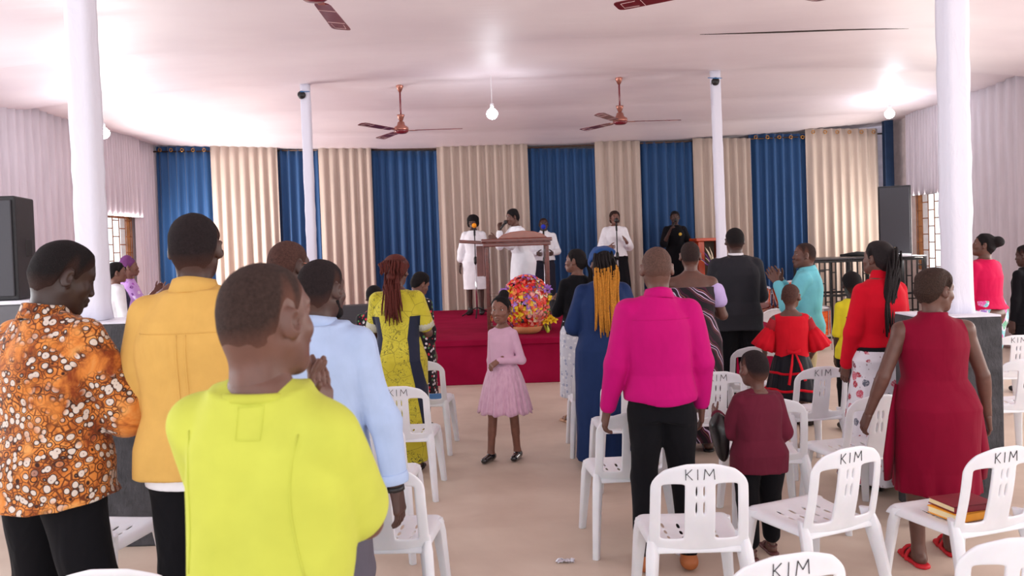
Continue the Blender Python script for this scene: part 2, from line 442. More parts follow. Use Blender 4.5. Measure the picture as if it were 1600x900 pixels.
CUR = [('blue', 243, 329, 229, 1), ('beige', 327, 433, 228, 0), ('blue', 432, 498, 234, 0), ('beige', 496, 579, 229, 0), ('blue', 574, 686, 236, 0),
       ('beige', 682, 824, 224, 0), ('blue', 822, 931, 232, 0), ('beige', 929, 1000, 220, 0), ('blue', 998, 1085, 222, 0), ('beige', 1083, 1172, 216, 0),
       ('blue', 1170, 1261, 209, 1), ('beige', 1259, 1372, 201, 1)]
YC = 14.85
nb = {'blue': ['blue floor-length curtain with rings, outermost at the left end of the back wall', 'narrow blue curtain behind the far left white column',
               'wide blue curtain behind the braided woman in the yellow dress', 'blue curtain behind the man in the white shirt beside the glass lectern',
               'blue curtain behind the singer dressed all in black', 'blue curtain with rings behind the man clapping in a turquoise shirt'],
      'beige': ['beige curtain behind the tall man in the mustard shirt', 'beige curtain just right of the far left white column', 'wide beige curtain behind the glass lectern and singer in white dress',
                'narrow beige curtain behind the singer in white top and black skirt', 'beige curtain behind the far right white column and the orange wood stand',
                'beige curtain with rings at the right end, beside the tall loudspeaker']}
cnt = {'blue': 0, 'beige': 0}
for i, (c, x0, x1, yt, rings) in enumerate(CUR):
    off = 0 if c == 'blue' else -.09
    a = at_y(x0, yt, YC+off); b = at_y(x1, yt, YC+off); L = b.x-a.x
    er = empty(c+'_curtain', ((a.x+b.x)/2, YC+off, 0), 0, nb[c][cnt[c]], 'curtain', c+' curtains along the back wall'); cnt[c] += 1
    zb = .04
    zt = min(a.z, ceil_z(a.x, YC)+.05)
    s_ = sheet((-L/2, 0), (L/2, 0), a.z, zb, .038, L/.165, i, flare=.02 if c == 'blue' else .0, ztop1=b.z, sway=.01*(i % 2))
    o = s_.build('curtain_cloth', blue_m if c == 'blue' else beige_m, er, smooth=True)
    md = o.modifiers.new('s', 'SOLIDIFY'); md.thickness = .006
    if rings:
        k = int(L/.19)
        for q in range(k):
            x = -L/2+L*(q+.5)/k
            rr = MB(); M = rotx(R(90))
            pts = [Vector((x+.028*math.cos(t), -.06, a.z+(b.z-a.z)*(q+.5)/k-.07+.028*math.sin(t))) for t in np.linspace(0, 2*PI, 13)]
            rr.tube(pts, .008, 6).build('grommet_ring', brass, er, smooth=True)
mb = MB(); a = at_y(243, 232, YC); b = at_y(1372, 204, YC); mb.tube([(a.x-.1, YC-.02, a.z-.06), (.2, YC-.02, 3.5), (b.x+.2, YC-.02, b.z-.06)], .014, 8)
tag(mb.build('curtain_rod', plain('rod_metal', (90, 70, 60), .4, .8), smooth=True), 'thin metal rod carrying the curtains along the back wall', 'curtain rod')
# side drapes: thin white cloth falling from the ceiling edge, short over the windows
def drape(name, X, y0, y1, zt0, zt1, zb, seed, label, waves, amp=.035, flare=0, grp=None):
    s_ = sheet((X, y0), (X, y1), zt0, zb, amp, waves, seed, flare=flare, ztop1=zt1, rows=16)
    o = s_.build(name, white_m, smooth=True); md = o.modifiers.new('s', 'SOLIDIFY'); md.thickness = .004
    tag(o, label, 'drape', grp)
drape('wall_drape', XL+.12, 8.2, 12.55, 3.86, 3.88, .1, 3, 'sheer white drape hanging behind the black loudspeaker at far left', 24, .03)
drape('wall_drape', XL+.16, 12.45, 14.2, 3.88, 3.84, 2.42, 5, 'short sheer white drape gathered above the left barred window', 20, .035)
drape('wall_drape', XL+.12, 14.1, 14.95, 3.84, 3.8, .1, 8, 'sunlit white drape between the left window and the first blue curtain', 8, .03)
drape('wall_drape', XR-.12, 13.0, 14.25, 3.9, 3.85, 2.35, 11, 'short white drape bunched above the right barred window', 13, .03)
drape('wall_drape', XR-.12, 6.4, 13.05, 3.82, 3.9, .1, 13, 'long white drape on the right wall behind the woman in the pink jacket', 30, .03)

# windows with welded bar grilles
bar_m = plain('rusty_orange_bar', (158, 98, 52), .6, .2, var=.15)
def window(nm, X, ys_, z0, z1, sgn):
    fr = MB(); t = .05
    for y in ys_: fr.box((X, y, (z0+z1)/2), (.06, t, z1-z0))
    for z in (z0, z1): fr.box((X, sum(ys_)/2, z), (.06, ys_[1]-ys_[0], t))
    fr.box((X, (ys_[0]+ys_[1])/2, (z0+z1)/2), (.05, .04, z1-z0))
    o = fr.build(nm, bar_m); tag(o, kind='structure')
    g = MB(); nn = 8; st = (ys_[1]-ys_[0])/nn
    for i in range(nn+1): g.tube([(X-sgn*.05, ys_[0]+i*st, z0), (X-sgn*.05, ys_[0]+i*st, z1)], .009, 6)
    for i in range(nn):
        for q in range(5):
            z = z0+(z1-z0)*(q+.25+.5*(i % 2))/5; g.tube([(X-sgn*.05, ys_[0]+i*st, z), (X-sgn*.05, ys_[0]+(i+1)*st, z)], .009, 6)
    g.build('grille', bar_m, o)
    MB().box((X+sgn*.03, sum(ys_)/2, (z0+z1)/2), (.006, ys_[1]-ys_[0]-.04, z1-z0-.04)).build('pane', MATS.get('clear_glass') or glassmat(), o)
    MB().box((X-sgn*.02, sum(ys_)/2, z1+.05), (.10, ys_[1]-ys_[0]+.2, .06)).build('lintel', plain('raw_wood_batten', (196, 140, 92), .8), o)
window('window_1', XL-.05, LW, 1.05, 2.43, -1)
window('window_2', XR+.05, RW, 1.05, 2.43, 1)

# white cloth-wrapped columns
def colmat():
    n = NT('wrapped_white_cloth'); n.col(srgb(226, 226, 240)); n.set(.6, 0, .3, .1)
    n.l(n.bump(n.noise(n.coord((1, 1, .5)), 7, 4, .55, 1.2), .5, .02), n.b.inputs['Normal']); return n.m
col_m = colmat()
def column_(px0, py0, px1, py1, Y, zb, wd, label, ztop=None):
    b = at_y(px1, py1, Y); t = at_y(px0, py0, Y); k = (ztop-b.z)/(t.z-b.z) if ztop else 1; top = b+(t-b)*k
    bot = b+(t-b)*((zb-b.z)/(t.z-b.z)); rings = []; N = 26; rs = random.Random(px0)
    for j in range(N+1):
        c = bot+(top-bot)*(j/N); r_ = []
        w_ = wd/2*(1+rs.uniform(-.05, .05)+(.08 if j == 0 else 0))
        for q in range(20):
            th = 2*PI*q/20+.15; e = (abs(math.cos(th))**9+abs(math.sin(th))**9)**(-1/9)
            r_.append((c.x+w_*e*math.cos(th), c.y+w_*e*math.sin(th), c.z))
        rings.append(r_)
    o = MB().loft(rings).build('column', col_m, smooth=True); tag(o, label, 'column', 'white columns holding up the ceiling'); return bot, top
column_(125, 0, 150, 500, 4.98, 1.36, .148, 'thick white cloth-wrapped column on the black block at left', 4.03)
column_(1487, 0, 1496, 488, 4.98, 1.20, .145, 'thick white cloth-wrapped column on the black block at right', 4.03)
cb1 = column_(477, 138, 488, 410, 11.1, .557, .125, 'thin far white column on the left side of the stage', 4.04)
cb2 = column_(1117, 108, 1127, 380, 11.1, .557, .125, 'thin far white column on the right side of the stage', 4.04)
# tied-on lamp holders near the tops of the far columns
for (px, py, lab, sx) in ((471, 148, 'small dark lamp tied to the top of the far left column', -.04), (1118, 127, 'small round dark lamp tied to the top of the far right column', 0)):
    p = at_y(px, py, 11.0); e = empty('column_lamp', p, 0, lab, 'lamp')
    MB().lathe([(.02, .04), (.05, .02), (.055, -.02), (.03, -.06), (.012, -.08)], M=rotx(R(75))).build('housing', plain('black_plastic', (28, 26, 28), .45), e, smooth=True)
    MB().lathe([(.01, -.11), (.032, -.105), (.045, -.08), (.035, -.06)], M=rotx(R(75))).build('lens', plain('smoky_lens', (120, 120, 130), .2), e, smooth=True)
    MB().tube([(-.09 if sx == 0 else -.02, .05, .06), (0, -.06, .03), (.1, .05, .05)], .006, 6).build('tie_string', plain('blue_string', (60, 130, 190), .7), e)
# black rendered blocks under the near columns
n = NT('black_rendered_block'); co = n.coord(); f = n.noise(co, 9, 5, .6)
n.col(n.ramp(f, [(.3, srgb(52, 52, 56)), (.7, srgb(80, 80, 85))])); n.set(.75, 0, .35); n.l(n.bump(n.noise(n.coord((1.6, 1.6, .7)), 42, 5, .65), .9, .014), n.b.inputs['Normal']); block_m = n.m
def pier(x0, x1, y0, y1, h, lab):
    e = empty('concrete_block', ((x0+x1)/2, (y0+y1)/2, 0), 0, lab, 'plinth'); d = (x1-x0, y1-y0)
    MB().box((0, 0, h/2), (d[0], d[1], h)).build('block', block_m, e, bevel=.012)
    MB().box((0, 0, h+.006), (d[0]-.01, d[1]-.01, .012)).build('top_cloth', col_m, e, bevel=.003)
pier(-2.98, -2.17, 4.77, 5.15, 1.345, 'black rough block under the thick left column')
pier(2.45, 2.92, 4.77, 5.15, 1.215, 'black rough block under the thick right column')
# dark steel post in the right back corner
p = at_y(1389, 300, 14.7)
tag(MB().box((p.x, 14.7, 2.0), (.16, .12, 3.9)).build('steel_post', plain('dark_blue_steel', (28, 52, 84), .5, .4), bevel=.01), 'dark blue steel post in the far right corner', 'post')

# stage ---------------------------------------------------------------
n = NT('crimson_carpet'); co = n.coord(); f = n.noise(co, 3, 4)
n.col(n.ramp(f, [(.3, srgb(134, 14, 50)), (.7, srgb(152, 22, 62))])); n.set(.95, 0, .05, 0); n.l(n.bump(n.noise(co, 160, 3), .4, .004), n.b.inputs['Normal']); carpet_m = n.m
SX0, SX1, SY0, SZ = -4.3, 3.45, 9.94, .557
e = empty('stage', ((SX0+SX1)/2, SY0, 0), 0, 'low stage covered in crimson carpet in front of the curtains', 'stage')
MB().box((0, 2.36, SZ/2), (SX1-SX0, 4.72, SZ)).build('platform', carpet_m, e, bevel=.01)
MB().box((0, -.012, SZ-.03), (SX1-SX0+.02, .035, .075)).build('carpet_lip', carpet_m, e, bevel=.01)
mb = MB()
for x in (-1.15+.25, .2, 1.6, -3.1, 2.9): mb.tube([(x, -.012, SZ-.08), (x+.005, -.014, .3), (x-.004, -.012, .01)], .006, 6)
mb.build('carpet_seam', plain('pale_seam_dust', (158, 70, 92), .9), e)
bp = e

# ceiling fans ---------------------------------------------------------
fan_m = plain('maroon_fan_enamel', (112, 30, 42), .3, .1, coat=.4); fan_b = plain('maroon_fan_blade', (104, 24, 34), .35, coat=.3)
cop = plain('copper_trim', (170, 112, 98), .3, .6)
def fan(x, y, z, rot, zc, lab, span=.86):
    e = empty('ceiling_fan', (x, y, z), rot, lab, 'ceiling fan', 'maroon ceiling fans')
    MB().lathe([(.02, .13), (.045, .12), (.06, .07), (.10, .045), (.105, .01), (.10, 0)], n=28).build('motor_housing', cop, e, smooth=True)
    MB().lathe([(.10, .0), (.098, -.02), (.07, -.04), (.015, -.048)], n=28).build('hub_cap', fan_m, e, smooth=True)
    MB().tube([(0, 0, .12), (0, 0, zc-z)], .013, 10).build('down_rod', fan_m, e, smooth=True)
    MB().lathe([(.02, .12), (.05, .2), (.055, .22), (.02, .225)]).build('lower_canopy', cop, e, smooth=True)
    MB().lathe([(.055, zc-z), (.05, zc-z-.05), (.02, zc-z-.12)]).build('canopy', cop, e, smooth=True)
    for k in range(3):
        M = rotz(2*PI*k/3)@roty(0)
        bl = MB(); rings = []
        for (r_, wd, dx) in ((.20, .095, 0), (.24, .115, 0), (.5, .13, .0), (.78, .145, 0), (span-.03, .142, 0), (span-.008, .12, 0), (span, .08, 0)):
            tl = .12
            rings.append([M@Vector((r_, s_*wd/2, s_*wd/2*tl+h_)) for s_, h_ in ((-1, 0), (-.4, .006), (.4, .006), (1, 0), (1, -.005), (-1, -.005))])
        b_ = bl.loft(rings).build('blade', fan_b, e, smooth=False)
        st = MB()
        for r_ in (.36, .66): st.tube([M@Vector((r_, s_*.062, s_*.0075-.0065)) for s_ in (-1, -.3, .3, 1)], .0018, 4)
        st.tube([M@Vector((.70, -.045, -.013)), M@Vector((span-.05, -.04, -.012)), M@Vector((span-.05, .04, -.002)), M@Vector((.70, .045, -.002))], .0018, 4)
        st.build('blade_pinstripe', plain('pale_pinstripe', (226, 190, 190), .5), b_)
        MB().box(M@Vector((.15, 0, -.004)), (.14, .05, .008), M).build('blade_arm', cop, e, bevel=.003)
p1 = at_y(627, 204, 11.3); fan(p1.x, 11.3, p1.z, R(0), ceil_z(p1.x, 11.2), 'maroon ceiling fan on a rod, left one of the two far fans')
p2 = at_y(969, 190, 11.3); fan(p2.x, 11.3, p2.z, R(3), ceil_z(p2.x, 11.2), 'maroon ceiling fan on a rod, right one of the two far fans')
fan(-1.235, 5.27, 3.42, R(90), ceil_z(-1.2, 5.3), 'near ceiling fan with one blade dipping into the top left of the photo')
fan(1.55, 5.34, 3.42, R(30), ceil_z(1.5, 5.3), 'near ceiling fan with two blade tips showing at the top right of the photo')
# bulbs ----------------------------------------------------------------
bulb_m = emis('lit_bulb', (240, 246, 255), 28.0)
for (px, py, Y, lab) in ((769, 178, 10.6, 'lit round bulb hanging between the two far ceiling fans'), (162, 208, 10.4, 'lit round bulb hanging beside the thick left column'),
                         (1390, 178, 12.6, 'lit round bulb hanging above the tall right loudspeaker')):
    p = at_y(px, py, Y); zc = ceil_z(p.x, Y); e = empty('hanging_bulb', p, 0, lab, 'light bulb', 'lit bulbs hanging from the ceiling')
    MB().lathe([(.02, .075), (.04, .06), (.068, .03), (.075, 0), (.066, -.035), (.04, -.062), (.005, -.072)], n=20).build('bulb', bulb_m, e, smooth=True)
    MB().lathe([(.022, .07), (.022, .13), (.01, .14)]).build('socket', plain('white_socket', (230, 230, 235), .5), e, smooth=True)
    MB().tube([(0, 0, .13), (0, 0, zc-p.z)], .004, 6).build('cord', plain('white_socket', (230, 230, 235), .5), e)
    l = bpy.data.lights.new('bulb_light', 'POINT'); l.energy = 12; l.color = (.85, .92, 1); l.shadow_soft_size = .07
    lo = bpy.data.objects.new('bulb_light', l); C.objects.link(lo); lo.parent = e; lo.location = (0, 0, -.16)
# ================================================================== furniture and gear
blackp = plain('black_plastic', (28, 26, 28), .45); chrome = plain('chrome_metal', (205, 205, 210), .2, .95, var=.02); blackm = plain('black_painted_metal', (22, 22, 25), .4, .3)
# white monobloc chair -------------------------------------------------
n = NT('white_moulded_plastic'); f = n.noise(n.coord(), 5, 4); n.col(n.ramp(f, [(.3, srgb(218, 221, 228)), (.7, srgb(233, 235, 241))])); n.set(.38, 0, .45)
n.b.inputs['Subsurface Weight'].default_value = .1; n.b.inputs['Subsurface Scale'].default_value = .02; n.l(n.bump(n.noise(n.coord(), 240, 2), .06, .001), n.b.inputs['Normal']); plastic = n.m
ink = plain('black_marker_ink', (40, 38, 44), .6)
def back_pt(x, z):
    t = (z-.40)/.40
    return Vector((x, -.185-.075*t-.012*math.sin(PI*t)+.55*x*x*(.6+.4*t), z))
def cage(xs, zs, skip, fn):
    mb = MB(); vs = [fn(x, z, i, j) for j, z in enumerate(zs) for i, x in enumerate(xs)]; w_ = len(xs)
    fs = [(j*w_+i, j*w_+i+1, (j+1)*w_+i+1, (j+1)*w_+i) for j in range(len(zs)-1) for i in range(w_-1) if not skip(i, j)]
    used = sorted({q for f_ in fs for q in f_}); mp = {q: k for k, q in enumerate(used)}
    return mb.add([vs[q] for q in used], [tuple(mp[q] for q in f_) for f_ in fs])
def rrect(c, wx, wy, rz=0, n=12):
    out = []
    for k in range(n):
        th = 2*PI*(k+.5)/n; e = (abs(math.cos(th))**4+abs(math.sin(th))**4)**(-.25); x = wx/2*e*math.cos(th); y = wy/2*e*math.sin(th)
        out.append((c[0]+x*math.cos(rz)-y*math.sin(rz), c[1]+x*math.sin(rz)+y*math.cos(rz), c[2]))
    return out
def make_chair():
    root = empty('plastic_chair')
    hx = [.014, .0195, .036, .058, .067, .168, .184, .217]; xs = [-x for x in hx[::-1]]+hx; zs = [.40, .432, .46, .47, .555, .575, .63, .655, .70, .712, .724, .757, .80]
    W_ = len(xs)
    def skip(i, j):
        zc = (zs[j]+zs[j+1])/2; xc = abs((xs[i]+xs[i+1])/2)
        if .067 < xc < .168 and .46 < zc < .712: return True
        if .014 < xc < .0195 and (.575 < zc < .63 or .655 < zc < .70): return True
        return False
    def fn(x, z, i, j):
        s_ = abs(x)/.215; zz = z; xx = x*(1.0-.05*((z-.40)/.40))
        if z > .7: zz = z-.048*max(0, (z-.7)/.1)*s_**3; xx = x*(1-.05-.14*((z-.7)/.1)**2*s_)
        return back_pt(xx, zz)
    o = cage(xs, zs, skip, fn).build('backrest', plastic, root)
    md = o.modifiers.new('s', 'SOLIDIFY'); md.thickness = .014; md.offset = 0; md = o.modifiers.new('d', 'SUBSURF'); md.levels = 2; md.render_levels = 2; bake(o)
    # seat with drain slots and a downturned rim
    xs = [-.215, -.20, -.15, -.115, -.105, -.045, -.035, .035, .045, .105, .115, .15, .20, .215]; ys_ = [-.20, -.19, -.13, -.08, -.04, -.02, .03, .05, .10, .14, .20, .215]
    def skip2(i, j):
        xc = (xs[i]+xs[i+1])/2; yc = (ys_[j]+ys_[j+1])/2
        return any(abs(xc-a) < .004 for a in (-.11, -.04, .04, .11)) and any(a < yc < b for a, b in ((-.08, -.04), (-.02, .03), (.05, .10)))
    def fn2(x, y, i, j):
        z = .435-.022*(1-(x/.215)**2)*(1-((y+.02)/.23)**2)+.012*max(0, y/.2)**2
        if i in (0, len(xs)-1) or j in (0, len(ys_)-1): z = .395
        x2 = x*(1+.06*(y/.2))
        return Vector((x2, y, z))
    o = cage(xs, ys_, skip2, fn2).build('seat', plastic, root)
    md = o.modifiers.new('s', 'SOLIDIFY'); md.thickness = .008; md.offset = -1; md = o.modifiers.new('d', 'SUBSURF'); md.levels = 2; md.render_levels = 2; bake(o)
    for sx in (-1, 1):
        for fr in (1, -1):
            if fr > 0: P = [((.185, .165, .43), .075, .055), ((.200, .185, .36), .065, .05), ((.215, .205, .2), .052, .042), ((.232, .225, .0), .042, .036)]
            else: P = [((.192, -.150, .47), .030, .06), ((.197, -.180, .40), .05, .075), ((.212, -.215, .25), .046, .058), ((.232, -.265, .0), .038, .045)]
            rings = [rrect((sx*c[0], c[1], c[2]), a, b, sx*(-.5 if fr > 0 else .5)) for c, a, b in P]
            # a shallow channel down the outer face keeps the moulded look
            MB().loft(rings[::-1]).build('leg', plastic, root, smooth=True, bevel=.003)
    k = MB(); strokes = {'K': [((-.0, 0), (-.0, 1)), ((-.0, .45), (.75, 1)), ((.15, .55), (.8, 0))], 'I': [((0, 0), (0, 1))], 'M': [((0, 0), (.1, 1)), ((.1, 1), (.5, .35)), ((.5, .35), (.9, 1)), ((.9, 1), (1, 0))]}
    for ch, x0, sw in (('K', -.062, .035), ('I', -.012, .03), ('M', .014, .046)):
        for a, b in strokes[ch]:
            q = [back_pt(x0+sw*(a[0]+(b[0]-a[0])*t), .730+.046*(a[1]+(b[1]-a[1])*t))+Vector((0, -.0085, 0)) for t in (0, .5, 1)]
            k.tube(q, .0016, 5)
    tag(k.build('marker_lettering', ink, root), 'hand-inked letters KIM')
    return root
chairs = [  # px, py of the back's top centre, yaw, lettered, label
 (1094, 724, -1, 1, 'white chair lettered KIM, full back in the foreground behind the small boy'),
 (1330, 698, 23, 1, 'white chair lettered KIM, turned left, just left of the sleeveless red dress'),
 (1572, 697, 17, 1, 'white chair with two books on its seat, in front of the right black block'),
 (1236, 864, 14, 1, 'white chair lettered KIM cut off by the bottom edge, right of centre'),
 (1606, 838, 0, 0, 'white chair back in the bottom right corner of the photo'),
 (1122, 580, 0, 1, 'white chair lettered KIM between the magenta shirt and the small boy'),
 (1286, 572, 9, 1, 'white chair lettered KIM between the girl in red and black and the floral skirt'),
 (1207, 622, -4, 0, 'white chair directly in front of the small boy in maroon'),
 (985, 589, 2, 1, 'white chair lettered KIM beside the navy dress, left of the magenta shirt'),
 (990, 644, 4, 0, 'white chair by the left hand of the man in the magenta shirt'),
 (935, 560, 0, 0, 'white chair half hidden by the navy dress, beside the centre aisle'),
 (1376, 616, 12, 0, 'white chair half behind the sleeveless red dress, by the floral skirt'),
 (1592, 523, -4, 1, 'white chair at the right edge, beyond the right black block'),
 (1606, 560, 0, 0, 'white chair at the right edge, beside the right black block'),
 (1180, 541, 0, 0, 'white chair behind the head of the small boy, before the girl in red and black'),
 (622, 603, -2, 1, 'white chair lettered KIM behind the woman in the yellow and black dress'),
 (572, 657, -2, 0, 'white chair mostly hidden behind the light blue sleeve, second by the aisle'),
 (586, 730, -3, 0, 'white chair by the hanging hand of the man in the light blue shirt'),
 (655, 563, -3, 0, 'white chair with a blue book, in front of the woman in yellow by the stage'),
 (88, 735, -8, 0, 'white chair in front of the man in the orange print shirt, by the black block'),
 (170, 888, -2, 0, 'white chair whose top edge shows at the bottom left corner'),
]
proto = make_chair(); CH = []
for i, (px, py, yw, let, lab) in enumerate(chairs):
    o = proto if i == 0 else copy_tree(proto)
    if not let:
        for ch in [q for q in bpy.data.objects if q.parent == o and q.name.startswith('marker')]: bpy.data.objects.remove(ch)
    p = at_z(px, py, .80); M = rotz(R(yw)); q = M@Vector((0, -.26, 0))
    o.location = (p.x-q.x, p.y-q.y, 0); o.rotation_euler = (0, 0, R(yw)); tag(o, lab, 'chair', 'white plastic chairs in the congregation'); CH.append(o)
def on_chair(i, x, y, z=.43):
    o = CH[i]; v = rotz(o.rotation_euler[2])@Vector((x, y, 0)); return Vector((o.location.x+v.x, o.location.y+v.y, z))
def book(p, rz, d, cm, lab):
    e = empty('book', p, rz, lab, 'book'); w_, l_, t_ = d
    MB().box((0, 0, .003), (w_, l_, .004)).box((0, 0, t_-.002), (w_, l_, .004)).box((-w_/2+.002, 0, t_/2), (.004, l_, t_)).build('cover', cm, e, bevel=.001)
    MB().box((.002, 0, t_/2), (w_-.01, l_-.01, t_-.008)).build('pages', plain('book_pages', (236, 222, 176), .8), e)
    return e
b1 = on_chair(2, .0, -.02, .425)
book(b1, R(17+92), (.17, .235, .036), plain('yellow_orange_cover', (238, 160, 40), .5), 'thick yellow and orange covered book, lower of two on the chair seat')
book(b1+Vector((.006, .01, .037)), R(17+86), (.165, .225, .03), plain('maroon_book_cover', (124, 30, 44), .5), 'maroon book lying on top of the yellow one on the chair seat')
bb = on_chair(18, .05, .0, .425)
book(bb, R(10), (.2, .26, .02), plain('blue_book_cover', (20, 104, 160), .5), 'blue book lying on the chair seat near the stage')
# crumpled wrapper on the floor
p = at_z(883, 877, .005); rs = random.Random(3)
vs = []; 
for j in range(7):
    for i in range(13): vs.append((p.x+(i-6)*.0085+rs.uniform(-.004, .004), p.y+(j-3)*.008+rs.uniform(-.004, .004), .002+rs.uniform(0, .016)))
fs = [(j*13+i, j*13+i+1, (j+1)*13+i+1, (j+1)*13+i) for j in range(6) for i in range(12) if not ((i+j) % 11 == 0 and (i in (0, 11)))]
o = MB().add(vs, fs).build('candy_wrapper', plain('silver_wrapper', (215, 215, 225), .3, .6)); md = o.modifiers.new('s', 'SOLIDIFY'); md.thickness = .001
tag(o, 'crumpled silvery wrapper lying on the bare floor of the aisle', 'litter')

# loudspeakers ----------------------------------------------------------
grille = NT('speaker_grille'); co = grille.coord(); v = grille.voro(co, 170, rnd=0); grille.col(grille.ramp(v, [(.25, srgb(40, 40, 44)), (.5, srgb(70, 70, 76))])); grille.set(.55, .2, .4); grille = grille.m
cab = plain('black_speaker_cabinet', (34, 34, 38), .6, bump=.5, bscale=120)
def speaker(p, rz, d, lab, white_base=False):
    w_, dp, h = d; e = empty('loudspeaker', p, rz, lab, 'loudspeaker')
    a = [(-w_/2, -dp/2), (w_/2, -dp/2), (w_*.36, dp/2), (-w_*.36, dp/2)]
    MB().loft([[(x, y, z) for x, y in a] for z in (0, h)]).build('cabinet', cab, e, bevel=.012)
    MB().box((0, -dp/2-.008, h/2), (w_-.05, .016, h-.06)).build('grille', grille, e, bevel=.006)
    MB().lathe([(.024, 0), (.024, .006), (.012, .008)], (0, -dp/2-.017, .12), M=rotx(R(90))).build('badge', plain('gold_badge', (206, 190, 140), .35, .4), e)
    for s_ in (-1, 1): MB().box((s_*w_*.432, .02, h*.5), (.02, .07, .13), rotz(s_*-.17)).build('handle', blackp, e, bevel=.004)
    return e
p = at_y(2, 468, 6.0)
speaker((p.x, 6.0, p.z+.0), R(6), (.46, .42, .76), 'big black loudspeaker at the left edge, above a grey cabinet')
e = empty('bass_cabinet', (p.x-.02, 6.05, 0), R(6), 'grey cabinet with a pale top edge under the left loudspeaker', 'loudspeaker')
MB().box((0, 0, (p.z-.03)/2), (.62, .56, p.z-.03)).build('cabinet', plain('grey_cabinet', (96, 96, 102), .6), e, bevel=.01)
MB().box((0, 0, p.z-.015), (.66, .60, .028)).build('top_board', plain('pale_board', (218, 220, 230), .5), e, bevel=.004)
# black bar cage with board top on the right, loudspeaker standing on it
fy = 13.1; fx0 = at_y(1268, 450, fy).x; fx1 = at_y(1446, 450, fy).x; fh = at_y(1355, 404, fy).z
e = empty('metal_cage', ((fx0+fx1)/2, fy, 0), 0, 'black welded bar cage with a flat top below the right loudspeaker', 'cage'); L = fx1-fx0
fr = MB()
for z in (.03, fh-.03, fh*.55):
    for y in (0, .75): fr.box((0, y, z), (L, .035, .035))
for x in (-L/2, -L/6, L/6, L/2):
    for y in (0, .75): fr.box((x, y, fh/2), (.04, .04, fh))
for x in (-L/2, L/2): fr.box((x, .375, fh-.03), (.035, .75, .035))
fr.build('frame', blackm, e)
rs = random.Random(5); k = int(L/.085)
for i in range(k):
    x = -L/2+L*(i+.5)/k
    b_ = MB().box((x, -.01, fh/2), (.022, .016, fh-.05))
    for q in range(3):
        z = rs.uniform(.1, fh-.1); b_.box((x+L/k/2, -.01, z), (L/k, .014, .02))
    b_.build('bar', blackm, e)
MB().box((0, .375, fh+.012), (L+.04, .82, .024)).build('top_board', plain('dark_top_board', (60, 58, 64), .4), e, bevel=.003)
ps = at_y(1407, 398, 13.3)
speaker((ps.x, 13.45, fh+.025), R(-28), (.50, .42, 1.16), 'tall black loudspeaker standing on the bar cage by the right window')
a = at_y(1318, 400, 13.2)
tag(MB().tube([(a.x-.05, 13.2, fh+.06), (a.x+.25, 13.25, fh+.075), (a.x+.5, 13.3, fh+.06)], [.02, .045, .035], 10).build('rolled_cloth', plain('black_fabric', (20, 20, 22), .9), smooth=True), 'black rolled cloth bag lying on the cage top', 'bag')
mb = MB(); rs = random.Random(9)
tag(MB().box((at_y(1400, 402, 13.0).x, 12.95, fh+.045), (.35, .22, .04), rotz(.2)).build('paper_stack', plain('white_paper', (225, 225, 235), .7), bevel=.004), 'pile of white papers on the cage top in front of the loudspeaker', 'papers')
# stage monitor wedge
e = empty('stage_monitor', (at_y(566, 500, 10.35).x, 10.35, SZ), R(20), 'black wedge monitor speaker on the stage edge, left of the yellow dress', 'loudspeaker')
e.scale = (1.15, 1.2, 1.3); pts = [(-.23, 0), (.2, 0), (.23, .12), (.06, .36), (-.16, .36), (-.25, .12)]
MB().loft([[(x, y, z) for y, z in pts] for x in (-.31, .31)]).build('cabinet', cab, e, bevel=.012)
M = rotx(-R(54.7)); MB().box((0, -.205+.0, .245), (.54, .24, .014), rotx(R(69))).build('grille', grille, e, bevel=.004)
MB().box((.0, -.18, .25), (.10, .018, .012), rotx(R(69))).build('logo_bar', chrome, e)

# glass lectern ----------------------------------------------------------
n = NT('mahogany_wood'); f = n.noise(n.coord((1, 1, 8)), 6, 5, .6, 1.5); n.col(n.ramp(f, [(.3, srgb(76, 26, 20)), (.7, srgb(122, 50, 38))])); n.set(.3, 0, .5, coat=.4); mahog = n.m
pr = at_z(862, 517, SZ); LY = pr.y+.12; k = FPX/LY
xR = pr.x; xL = xR-.86; dpt = .46; lt = at_y(830, 384, LY).z
e = empty('glass_lectern', ((xL+xR)/2, LY, SZ), R(0), 'mahogany framed lectern with clear panels behind the flower arrangement', 'lectern'); hw = (xR-xL)/2; H0 = lt-SZ
for x in (-hw+.02, hw-.02):
    for y in (0, dpt):
        MB().box((x, y, H0/2), (.045, .045, H0)).build('corner_post', mahog, e, bevel=.004)
gm = MATS['clear_glass']
MB().box((0, .0, H0/2+.05), (hw*2-.08, .008, H0-.14)).build('front_pane', gm, e)
for s_ in (-1, 1): MB().box((s_*(hw-.02), dpt/2, H0/2+.05), (.008, dpt-.06, H0-.14)).build('side_pane', gm, e)
MB().box((0, 0, .04), (hw*2, .06, .08)).box((-hw+.03, dpt/2, .04), (.06, dpt, .08)).box((hw-.03, dpt/2, .04), (.06, dpt, .08)).build('base_rail', mahog, e, bevel=.005)
MB().box((0, dpt/2, H0*.42), (hw*2-.06, dpt-.03, .02)).build('shelf', gm, e)
MB().box((0, dpt/2, H0+.03), (hw*2+.06, dpt+.10, .055)).box((0, dpt/2, H0+.085), (hw*2+.10, dpt+.14, .05)).build('top_board', mahog, e, bevel=.012)
mb = MB(); pts = [(-.42, 0), (-.34, .05), (-.2, .085), (0, .10), (.2, .085), (.34, .05), (.42, 0)]
mb.loft([[(x*.8+.08, y, H0+.11+z) for x, z in pts] for y in (-.0, .06)]).build('arched_crest', plain('glossy_brown_wood', (136, 60, 34), .25, coat=.5), e, bevel=.004)
